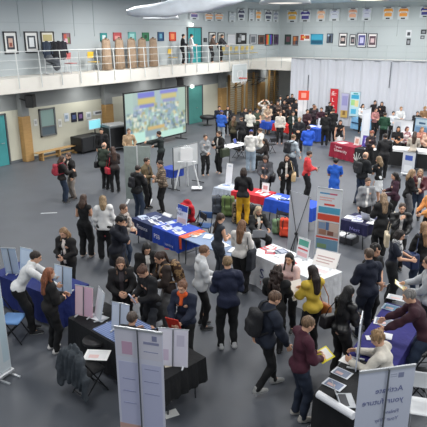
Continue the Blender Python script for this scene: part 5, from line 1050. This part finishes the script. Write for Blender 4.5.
# left and upper left
p = PP(63, 158, 60, ('jacket', '#2b2524'), JN, ('long', '#5a3a28'), 'talk', 'long-haired person in dark jacket and jeans with a red backpack', h=1.66, fem=True); backpack(p, '#a03040', 'red patterned backpack on the pair at the upper left', .95)
PP(67.5, 153.5, 230, ('jacket', '#2c2a2c', 'cloth', None, 4, '#cfc6bc'), ('straight', '#8a8078'), ('short', '#6a4630'), 'talk', 'person facing the one with the red backpack, dark jacket, tan trousers')
p = PP(104.5, 141.5, 30, ('jacket', '#3b4a3c'), J, ('thin', '#b08d78'), 'pocket', 'bald person in a dark green jacket at the left of the screen', h=1.78); shoulder_bag(p, '#1c1c20', 'black bag on the bald person in green', -1, .5)
p = PP(112.5, 149, 330, ('jacket', '#3a2c2a'), J, ('long', '#5a3828'), 'clasp', 'long-haired person in black beside the bald person', h=1.66, fem=True); shoulder_bag(p, '#b8283a', 'bright red handbag beside the bald person', -1, .55, fwd=.05)
PP(101, 128.5, 180, ('jacket', BK), J, ('short', '#2a1d17'), 'relax', 'person in black standing before the flight case', h=1.75, step=.15)
PP(129, 128.5, 150, ('sweater', '#b69a7a'), ('straight', '#4a4a50'), ('short', '#7a5a40'), 'pocket', 'person in a tan sweater behind the grey partition', h=1.76)
p = PP(158, 129.8, 290, ('sweater', '#1f2c2c'), J, ('short', '#3a2418'), 'point', 'presenter in dark green pointing at the screen', h=1.8, hands=((.1, .3, 1.1), (-.2, .5, 1.3)))
p = PP(138.5, 165.5, 40, ('jacket', '#16181c'), JN, ('short', '#2c1d16'), 'phone', 'person in black jacket and blue jeans by the grey partition', h=1.74); backpack(p, '#1b1c22', 'black backpack on the person by the grey partition', .8)
PP(147.5, 157.8, 110, ('jacket', '#7a6440'), J, ('short', '#3a281c'), 'hold', 'person in an olive brown jacket between two others by the easel', h=1.75)
p = PP(159, 161, 250, ('jacket', '#6a5a4a', 'plaid', '#a8937c', 5, '#8a7a68'), J, ('short', '#3a2a20'), 'hold', 'person in a checked brown jacket by the easel', h=1.74); phone(p, 0, 'phone held by the person in the checked brown jacket')
PP(205.8, 135.5, 150, ('sweater', '#8d9194'), J, ('short', '#5a4030'), 'clasp', 'person in a grey sweater alone right of the whiteboard', h=1.72, fem=True, shoes='#c8c8c8')
p = PP(218, 129.8, 230, ('jacket', '#181a1c'), J, ('short', '#4a3020'), 'phone', 'person in black jacket with an olive bag near the light folding table', h=1.8); shoulder_bag(p, '#3c4434', 'olive green shoulder bag near the light folding table', -1, .5, (.2, .1, .18))
PP(219.5, 105.5, 170, ('jacket', NV), J, ('short', '#2c1e18'), 'hold', 'person in navy behind the blue jacket person near the wall bars', h=1.78)
PP(221.8, 111, 20, ('puffer', '#2a5cb8'), ('straight', '#a8b0b8'), ('beanie', '#24408a'), 'hold', 'person in bright blue jacket and blue hat near the wall bars', h=1.72)
PP(227.8, 106.8, 190, ('jacket', '#24262c', 'cloth', None, 4, '#c4cad4'), J, ('long', '#3c281e'), 'hold', 'long-haired person with pale shirt and open dark jacket near the wall bars', h=1.7, fem=True)
p = PP(234.5, 117.5, 30, ('jacket', '#5a5238'), J, ('long', '#8a5c3a'), 'hold', 'long-haired person in an olive jacket left of the knitted hat', h=1.68, fem=True)
PP(241, 116, 330, ('jacket', '#17181a'), J, ('beanie', '#26262a'), 'hold', 'person in black with a dark knitted hat', h=1.76)
p = PP(250.6, 108.5, 20, ('sweater', '#d6d3c8'), J, ('short', '#4a2f20'), 'hold', 'person in a cream sweater with a strap across the back', h=1.8); shoulder_bag(p, '#22252a', 'black bag on the cream sweater person', -1, .5, cross=True)
PP(245.5, 108, 160, ('jacket', '#23262e'), J, ('short', '#2c1e18'), 'hold', 'person in dark jacket behind the cream sweater', h=1.74); PP(257.7, 109, 150, ('vest', '#4c5c48'), J, ('short', '#1f1916'), 'hold', 'person in a grey green vest right of the cream sweater', h=1.74)
PP(264.6, 101.5, 180, ('sweater', '#dcd6cc'), ('skirt', '#b8a890'), ('short', '#2a1c16'), 'up', 'person in white with both arms raised at the back', h=1.72, fem=True)
PP(251.4, 129, 10, ('hoodie', '#dcdad4'), ('wide', '#9fb0c0'), ('cap', '#2c3f80'), 'hold', 'person in white hoodie, pale jeans and blue cap', h=1.78)
PP(259.3, 128.8, 300, ('sweater', '#e0ddd4'), ('straight', '#9aa4ae'), ('short', '#6a4a34'), 'hold', 'person in a white top right of the blue cap', h=1.72)
PP(264, 139, 280, ('sweater', '#2c2424'), J, ('long', '#2c1c16'), 'desk', 'seated person with long dark hair beside the light folding table', seat=True, fem=True)
PP(280.6, 112.3, 190, ('sweater', '#d6cfc4'), J, ('short', '#5a3a2a'), 'relax', 'person in a cream sweater and black trousers on the open floor', h=1.72, shoes='#d0d0d0')
p = PP(294.5, 133, 60, ('hoodie', '#a8b4bc'), ('straight', '#3c4654'), ('short', '#8a6238'), 'walk', 'walking person in a pale grey top with black backpack', h=1.8, step=.28, shoes='#8a8a8a'); backpack(p, '#1c1e24', 'black backpack on the walking person in pale grey')
PP(308.8, 125, 10, ('puffer', '#1f52c0'), ('straight', '#8a96a4'), ('short', '#3a281e'), 'hold', 'person in a royal blue jacket with a grey blue lower half', h=1.76)
PP(299.5, 117, 200, ('jacket', '#1a1d28'), J, ('short', '#c09a68'), 'hold', 'fair-haired person in navy by the tall white banner', h=1.76); PP(293.5, 112, 170, ('jacket', '#213a34'), J, ('short', '#2c1e18'), 'hold', 'person in dark green left of the tall white banner')
# mid right
p = PP(310.5, 151.3, 100, ('hoodie', '#d23a3e'), ('wide', '#23242a'), ('short', '#4a2f24'), 'hold', 'person in a bright red hoodie on the open floor', h=1.74, hy=-20); phone(p, 0, 'phone held by the person in the red hoodie')
p = PP(287, 156, 190, ('blazer', '#17171a', 'cloth', None, 4, '#d9d4cc'), J, ('half', '#2a1b16'), 'carry', 'person in a black blazer carrying a beige bag', h=1.7, fem=True); shoulder_bag(p, '#cbb084', 'beige handbag carried by the person in the black blazer', -1, .42, (.2, .08, .14), fwd=.2)
PP(244, 165, 10, ('sweater', '#17181c'), ('straight', '#d8a41c'), ('bob', '#3c261c'), 'hold', 'person in black sweater and mustard yellow trousers', h=1.82, fem=True)
p = PP(265, 158, 195, ('coat', '#5e6068', 'cloth', None, 4, '#5e6068'), J, ('long', '#4a3024'), 'read', 'person in a grey coat looking down at the middle table', h=1.72, fem=True, lean=10, hp=35); shoulder_bag(p, '#1d1d22', 'black handbag on the person in the grey coat', -1, .5)
PP(259.5, 208, 160, ('blazer', '#15171a', 'cloth', None, 4, '#e2ddd4'), J, ('long', '#d8b888'), 'desk', 'seated person with long fair hair and black jacket behind the white counter', seat=True, fem=True, hp=20); laptop(G(258.5, 236, .78), rad(180+34), 'silver laptop in front of the fair-haired seated person', '#b8c0cc')
PP(336, 159.5, 15, ('dress', '#1f5cc4'), ('skirt', '#1f5cc4'), ('short', '#1a1412'), 'hold', 'person in an all blue outfit behind the tall poster banner', h=1.70, skin='m')
p = PP(367, 149.8, 60, ('jacket', '#1b2026'), JN, ('thin', '#a98a74'), 'read', 'balding person in dark jacket and jeans holding a paper', h=1.82, step=.1); backpack(p, '#202226', 'dark backpack worn by the balding person in jeans', .9); paper(p, 2, 'white paper held by the balding person in jeans', size=(.2, .26))
PP(378.3, 158, 330, ('tshirt', '#15171a'), ('skirt', '#d8dadc'), ('half', '#a07c50'), 'face', 'person in black top and white skirt facing the balding person', h=1.68, fem=True)
PP(368.7, 180, 170, ('jacket', '#8a8c90', 'cloth', None, 4, '#e2e0dc'), J, ('short', '#6a4a34'), 'relax', 'person in an open grey jacket over a white top', h=1.7, fem=True)
p = PP(394, 174, 280, ('hoodie', '#4a1f38'), J, ('long', '#181214'), 'hold', 'dark-haired person in a plum hoodie', h=1.7, fem=True); phone(p, 0, 'phone held by the dark-haired person in the plum hoodie')
PP(383, 194, 350, ('coat', '#151619', 'cloth', None, 4, '#151619'), ('wide', '#131417'), ('long', '#a8835a'), 'hold', 'person with long fair hair and all black clothes seen from behind', h=1.72, fem=True)
PP(413.6, 171, 90, ('blazer', '#17181b'), ('straight', '#6a6a6e'), ('half', '#b88a58'), 'hold', 'fair-haired person in black blazer and grey trousers at the right', h=1.7, fem=True)
PP(420.5, 171, 200, ('leather', '#7a2434', 'cloth', None, 4, '#e0ded8'), JN, ('half', '#c09468'), 'hold', 'person in a burgundy jacket, white top and jeans at the right', h=1.7, fem=True)
PP(431, 190, 250, ('sweater', '#d89050'), J, ('short', '#5a4030'), 'offer', 'person in orange reaching in at the right edge', h=1.7)
p = PP(403, 204, 190, ('leather', '#1b1c20'), J, ('short', '#5a4436'), 'face', 'person in a black leather jacket holding a fist to the chin', h=1.74, hands=((.05, .2, 1.38), (-.1, .28, 1.05))); shoulder_bag(p, '#cdbfa4', 'cream tote bag hanging from the leather jacket person', 1, .6, (.17, .05, .18), fwd=.1, name='tote_bag'); paper(p, 1, 'blue and white booklet held by the leather jacket person', '#d5dae4', (.2, .3), c2='#5a6aa0')
PP(340.5, 121.5, 185, ('vest', '#131417'), ('skirt', '#d0d2d4'), ('long', '#17110f'), 'relax', 'dark-haired person in black vest and white skirt behind the crimson cloth', h=1.68, fem=True)
PP(330.3, 102.5, 160, ('jacket', '#18191c'), J, ('short', '#17110f'), 'hold', 'dark-haired person in black under the red banner'); PP(333.2, 107.5, 340, ('coat', '#15161a', 'cloth', None, 4, '#15161a'), J, ('short', '#6a4630'), 'hold', 'person in long black coat below the red banner', h=1.8)
PP(315.5, 106, 120, ('sweater', '#3c2a34'), J, ('short', '#9a5c34'), 'hold', 'ginger person left of the person in purple'); PP(321.5, 108, 200, ('sweater', '#4c2030'), J, ('short', '#2c1d18'), 'hold', 'person in a deep purple sweater behind white papers'); PP(326.5, 112, 20, ('jacket', '#1b1c20'), J, ('short', '#241a16'), 'hold', 'person in black with back turned beside the blue cloth', h=1.76)
PP(363.3, 104.5, 170, ('shirt', '#d8dadd'), J, ('half', '#2a1c18'), 'hold', 'person in a white shirt behind the light blue cloth', fem=True)
PP(372.3, 133, 160, ('sweater', '#4a3640', 'camo', '#17181c'), J, ('curly', '#b8583a'), 'hold', 'red-haired person in patterned dark top near the tall white banner', h=1.66, fem=True); PP(386, 130.5, 10, ('blazer', '#18191d'), ('straight', '#15161a'), ('short', '#2c201a'), 'hold', 'tall person in a black suit seen from behind', h=1.86, step=.1)
PP(398.6, 127.5, 200, ('dress', '#131317'), ('skirt', '#2a1a22'), ('long', '#17100f'), 'hold', 'long dark-haired person in a black and wine dress', h=1.7, fem=True, skin='m'); PP(385.5, 112, 20, ('jacket', '#1f5a3c'), J, ('short', '#4a3020'), 'hold', 'person in a dark green jacket in the upper right', h=1.76)
PP(375.4, 101, 170, ('sweater', '#2a2226'), J, ('short', '#2c201a'), 'relax', 'taller of the two dark-haired people before the curtain'); PP(382, 102.3, 200, ('sweater', '#241a20'), J, ('long', '#241812'), 'relax', 'long-haired one of the two people before the curtain', fem=True); PP(376.3, 110, 160, ('sweater', '#b07a78'), J, ('short', '#5a2f2c'), 'hold', 'person in dusty pink left of the dark green jacket', h=1.64, fem=True)
PP(401.5, 107.3, 180, ('shirt', '#dcdee0'), J, ('short', '#b08050'), 'hold', 'fair-haired person in white behind the wide white panel'); PP(393.5, 114, 180, ('shirt', '#cfd4dc'), J, ('short', '#17110f'), 'hold', 'small dark-haired person beside the dark green jacket', h=1.6); PP(425.3, 107, 190, ('sweater', '#8a6a4c'), J, ('mop', '#c88a48'), 'hold', 'person with bushy ginger hair above the blue landscape banner'); PP(417.5, 114, 190, ('jacket', '#20242c'), J, ('short', '#1c2026'), 'hold', 'dark-clothed person left of the bushy ginger hair', h=1.6)
PP(407.5, 129, 170, ('shirt', '#d8c8c8', 'camo', '#8a3a4a'), J, ('bob', '#7a2a30'), 'hold', 'person in a white and red patterned shirt at the black counter', h=1.64, fem=True); PP(415, 132, 20, ('sweater', '#b8aea0'), ('straight', '#222c44'), ('long', '#4a3226'), 'hold', 'person in a beige sweater and navy jeans at the black counter', h=1.72, fem=True)
PP(422.5, 129, 180, ('sweater', '#c88a78'), J, ('long', '#a8764c'), 'hold', 'fair-haired person in salmon behind the black counter', h=1.66, fem=True); PP(429, 131, 200, ('sweater', '#c8a490'), J, ('half', '#8a5a3c'), 'hold', 'person in peach at the right edge behind the black counter', h=1.66, fem=True)
PP(292.3, 93.5, 180, ('jacket', '#1c1c22'), J, ('short', '#2a1c18'), 'hold', 'dark-clothed person furthest back beside the curtain edge', h=1.78); PP(288, 95.5, 160, ('sweater', '#221c22'), J, ('long', '#1c1412'), 'hold', 'long-haired person second furthest back beside the curtain edge', fem=True)
PP(284.5, 101, 190, ('jacket', '#2c2224'), J, ('short', '#4a2c22'), 'hold', 'person in dark brown behind the scarlet cloth'); PP(278, 102, 170, ('sweater', '#6a5248'), J, ('long', '#6a4430'), 'hold', 'person in a brown sweater behind the scarlet cloth', fem=True); PP(271.5, 100.5, 10, ('blazer', '#16181e'), J, ('short', '#2a1c18'), 'hold', 'person in a black suit beside the raised arms', h=1.8); PP(290.2, 106, 200, ('jacket', '#1c1c20'), J, ('short', '#17100e'), 'hold', 'dark-haired person in black at the scarlet cloth right end')
PP(307.8, 110, 160, ('sweater', '#4a2430'), J, ('short', '#201614'), 'hold', 'person in dark red right of the tall white banner'); PP(314, 104, 190, ('jacket', '#202228'), J, ('short', '#1c1614'), 'hold', 'person in a black jacket at the back, above the ginger person', h=1.76); PP(268, 106, 200, ('sweater', '#c0a890'), ('skirt', '#b89c80'), ('long', '#7a5438'), 'hold', 'person in beige by the blue back table', fem=True, h=1.66)
PP(296.5, 100, 175, ('jacket', '#26262c'), J, ('short', '#3a241c'), 'hold', 'person in charcoal just left of the orange square sign'); PP(274.5, 106, 175, ('sweater', '#3a3e48'), J, ('bob', '#1f1613'), 'hold', 'person in slate grey between the suit and the brown sweater', h=1.64, fem=True); PP(280.5, 96.8, 190, ('jacket', '#1e2026'), J, ('short', '#241a16'), 'hold', 'person in black at the very back near the wall bars', h=1.72)
# centre left
PP(84, 195.8, 15, ('vest', '#15161a'), W, ('half', '#5a3a28'), 'hold', 'brown-haired person in a black vest beside the white jacket', h=1.70, fem=True, shoes='#b8a090')
PP(102.5, 196.3, 350, ('jacket', '#dcdcda', 'cloth', None, 4, '#dcdcda'), W, ('half', '#b8905c'), 'pocket', 'fair-haired person in a white jacket and wide black trousers', h=1.72, fem=True, shoes='#2a2a2a')
p = PP(123, 212, 110, ('coat', '#191f30', 'cloth', None, 4, '#191f30'), W, ('mop', '#1a1311'), 'face', 'tall person in a navy coat touching the face', h=1.84, lean=6, hp=25)
PP(124.5, 205.5, 110, ('jacket', '#7a6a60', 'camo', '#c8c0b8'), JN, ('short', '#6a4630'), 'hold', 'person in patterned top half hidden behind the navy coat', h=1.72)
p = PP(62, 232.7, 200, ('jacket', '#23201f', 'cloth', None, 4, '#e6dad0'), J, ('long', '#b07c48'), 'hold', 'girl with long fair hair and dark jacket behind the pale display', h=1.66, fem=True, hp=25); phone(p, 0, 'phone held by the long fair-haired girl')
p = PP(38, 249, 75, ('shirt', '#e2e3e4'), J, ('short', '#3a2a22'), 'reach', 'man in a white shirt bending over the blue table', h=1.80, lean=34, hp=10)
PP(49.8, 272, 50, ('jacket', '#1d1a1a', 'cloth', None, 4, '#1d1a1a'), J, ('long', '#b0582c'), 'hold', 'ginger-haired person in black seen from behind at the left', h=1.66, fem=True, hp=5, shoes='#d8d4d0')
p = PP(120.5, 262.5, 170, ('jacket', '#1b1a1d', 'cloth', None, 4, '#3a3438'), J, ('long', '#7a5238'), 'hold', 'person with long brown hair and black jacket in the left group', h=1.68, fem=True, hp=20); 
p = PP(138.5, 270, 235, ('coat', '#17181d', 'cloth', None, 4, '#17181d'), ('straight', '#4a4e58'), ('bun', '#6a3e2a'), 'hold', 'person with hair tied up and a black coat looking down', h=1.72, fem=True, hp=42, lean=9); paper(p, 2, 'bundle of coloured lanyards held by the person in the black coat', '#c8d0e6', (.10, .22), 'lanyard_bundle', 'lanyards', 60, '#c03858', .02)
PP(147.5, 248.3, 160, ('coat', '#1c1a1c'), J, ('bob', '#17110f'), 'hold', 'black-haired person at the back of the left group', h=1.68, fem=True, hp=30)
p = PP(156.5, 254.5, 250, ('jacket', '#3c2c26', 'cloth', None, 4, '#8a7c74'), ('straight', '#6a6a6c'), ('pony', '#4a2e22'), 'hold', 'person in a dark brown jacket with a ponytail', h=1.72, fem=True, lean=10, hp=25); backpack(p, '#4a3428', 'brown backpack with tan panel on the ponytail person', 1.0, 'camo', '#a08058')
p = PP(181.3, 286.8, 205, ('jacket', '#1c2746', 'closed'), J, ('bun', '#9a5c38'), 'read', 'person in a navy jacket with an orange collar holding a red booklet', h=1.66, fem=True, hp=18); paper(p, 2, 'red booklet held by the person in the navy jacket', '#d23a2c', (.24, .32), 'booklet', 'booklet', 65, '#2a3560', .012)
S = p['S']; o = frame_of(p, 'neck_scarf', 'orange scarf collar of the person in the navy jacket', 'scarf'); v_, f_ = net([cap(S['neck']-S['x']*.05+S['f']*.04, S['neck']+S['x']*.05+S['f']*.04, .055, .055), cap(S['neck']+S['f']*.08, S['neck']+S['f']*.14-S['u']*.16, .04, .03)], .014, .03, noise=folds(3, .008)); link_mesh('cloth', v_, f_, mat('#d85a24', .8, kind='cloth'), None, o, True)
p = PP(206.3, 245, 80, ('hoodie', '#d5d8da'), SL, ('short', '#8a5a38'), 'hold', 'person in a white hoodie and black trousers', h=1.76, hp=15, shoes='#2a2a2c')
p = PP(227, 250.5, 350, ('hoodie', '#1f2a4e'), ('straight', '#1b1c20'), ('short', '#a8804e'), 'hold', 'fair-haired person in a navy hoodie seen from behind', h=1.84, shoes='#c8c8c8'); paper(p, 2, 'white paper held by the person in the navy hoodie', size=(.22, .3))
PP(221.8, 216, 60, ('vest', '#3c4654'), ('straight', '#3c4654'), ('braid', '#4a3022'), 'hold', 'person with a dark braid and pale shirt under a grey vest', h=1.68, fem=True)
p = PP(242.8, 221, 25, ('sweater', '#dcd8d2'), W, ('long', '#9a6238'), 'hold', 'person with long reddish hair and a cream sweater', h=1.72, fem=True); shoulder_bag(p, '#23262e', 'black coat hanging over the arm of the cream sweater', 1, .55, (.16, .07, .24), name='folded_coat', kind='cloth', rough=.9)
PP(288.8, 258, 205, ('shirt', '#d9b8b4'), J, ('long', '#1f1614'), 'offer', 'dark-haired person facing the camera at the white counter', h=1.66, fem=True, hp=10)
PP(278, 266.3, 20, ('coat', '#17171b', 'cloth', None, 4, '#17171b'), J, ('longcurly', '#3c241c'), 'offer', 'person with long dark curly hair in black seen from behind', h=1.72, fem=True)
p = PP(311.5, 267.5, 330, ('jacket', '#d2b23c', 'cloth', None, 4, '#d2b23c'), J, ('long', '#33201a'), 'offer', 'person in a yellow jacket with long dark hair', h=1.70, fem=True); shoulder_bag(p, '#a8683c', 'tan leather handbag on the yellow jacket', 1, .62, (.13, .05, .17), fwd=-.05); paper(p, 2, 'white sheets held between the yellow jacket and the group', '#f4f2f2', (.3, .36), tilt=60)
p = PP(279.3, 288.7, 70, ('jacket', '#1e2a40', 'cloth', None, 4, '#1e2a40'), SL, ('short', '#7a5236'), 'walk', 'walking person in a navy jacket with black backpack', h=1.80, lean=7, step=-.20, hp=28, shoes='#9a9a98'); backpack(p, '#191a1e', 'black backpack on the walking navy jacket', 1.0)
p = PP(311.8, 317.5, 75, ('sweater', '#5a1630'), ('straight', '#23304a'), ('short', '#8a623c'), 'read', 'boy in a maroon sweater and blue jeans holding a booklet', h=1.74, hp=22, shoes='#a8a49c'); paper(p, 2, 'white booklet with yellow edge held by the maroon sweater boy', '#e8dc3c', (.30, .22), 'booklet', 'booklet', 25, '#eceae6', .008)
# right side
PP(368.5, 245.5, 340, ('hoodie', '#16203c'), ('straight', '#1a2440'), ('short', '#6a4c34'), 'hold', 'person in a navy hoodie with back turned on the right', h=1.80)
p = PP(378, 241.5, 150, ('tshirt', '#141519'), J, ('curly', '#1c1513'), 'clasp', 'person with black curly hair in a black t-shirt', h=1.84); paper(p, 0, 'white slip held by the black t-shirt person', size=(.1, .2))
p = PP(402.5, 232, 110, ('tshirt', '#18203a'), ('wide', '#15171e'), ('bob', '#2a1c18'), 'offer', 'person in navy with a white neck scarf and wide dark trousers', h=1.72, fem=True, hp=22)
S = p['S']; o = frame_of(p, 'neck_scarf', 'white patterned scarf on the person in navy', 'scarf'); v_, f_ = net([cap(S['neck']-S['x']*.06, S['neck']+S['x']*.06, .07, .07), cap(S['neck']-S['x']*.06+S['f']*.08, S['chest']-S['x']*.07+S['f']*.15-S['u']*.05, .045, .035), cap(S['neck']+S['x']*.06+S['f']*.08, S['chest']+S['x']*.07+S['f']*.15-S['u']*.1, .045, .035)], .014, .03, noise=folds(3, .006)); link_mesh('cloth', v_, f_, mat('#d8d8d8', .8, kind='camo', c2='#3c3c44', scale=22), None, o, True)
p = PP(424, 222, 350, ('sweater', '#17181b'), JN, ('long', '#b07c4a'), 'hold', 'person with long ginger fair hair and black top at the right edge', h=1.74, fem=True); shoulder_bag(p, '#1f2c50', 'dark blue shoulder bag at the right edge', -1, .5, (.2, .1, .18))
p = PP(428, 254, 290, ('sweater', '#a9adb2'), J, ('short', '#6a4a38'), 'offer', 'person in a grey sweater reaching over the far table end', h=1.80); paper(p, 2, 'yellow and white leaflet passed above the far table end', '#e6dca0', (.2, .28), c2='#f0f0ee')
p = PP(350.5, 288.3, 60, ('leather', '#16171a', 'closed'), J, ('long', '#131113'), 'hold', 'person with long black hair and black leather jacket', h=1.70, fem=True, hp=10, lean=7); shoulder_bag(p, '#1d1a1c', 'black leather handbag on the long black-haired person', -1, .42, (.2, .09, .12), fwd=-.02); phone(p, 0, 'phone held by the long black-haired person')
PP(406.5, 286.5, 290, ('sweater', '#47182a'), JN, ('short', '#8a8580'), 'reach', 'grey-haired man in a maroon sweater leaning on the violet table', h=1.80, lean=26, hp=15)
PP(374, 330.5, 300, ('sweater', '#d8d2c4'), ('straight', '#3c4250'), ('curly', '#b8864c'), 'desk', 'seated man with curly fair hair and cream top', seat=True, hp=25, lean=14, h=1.78)
PP(133, 311.5, 20, ('sweater', '#2a2c34'), J, ('short', '#5e4a3c'), 'desk', 'seated person whose head shows above the lilac banner', seat=True, h=1.74, glasses=True)
for o in bpy.data.objects:
    if o.type == 'MESH' and o.parent is None and 'label' not in o and 'kind' not in o: o['kind'] = 'structure'
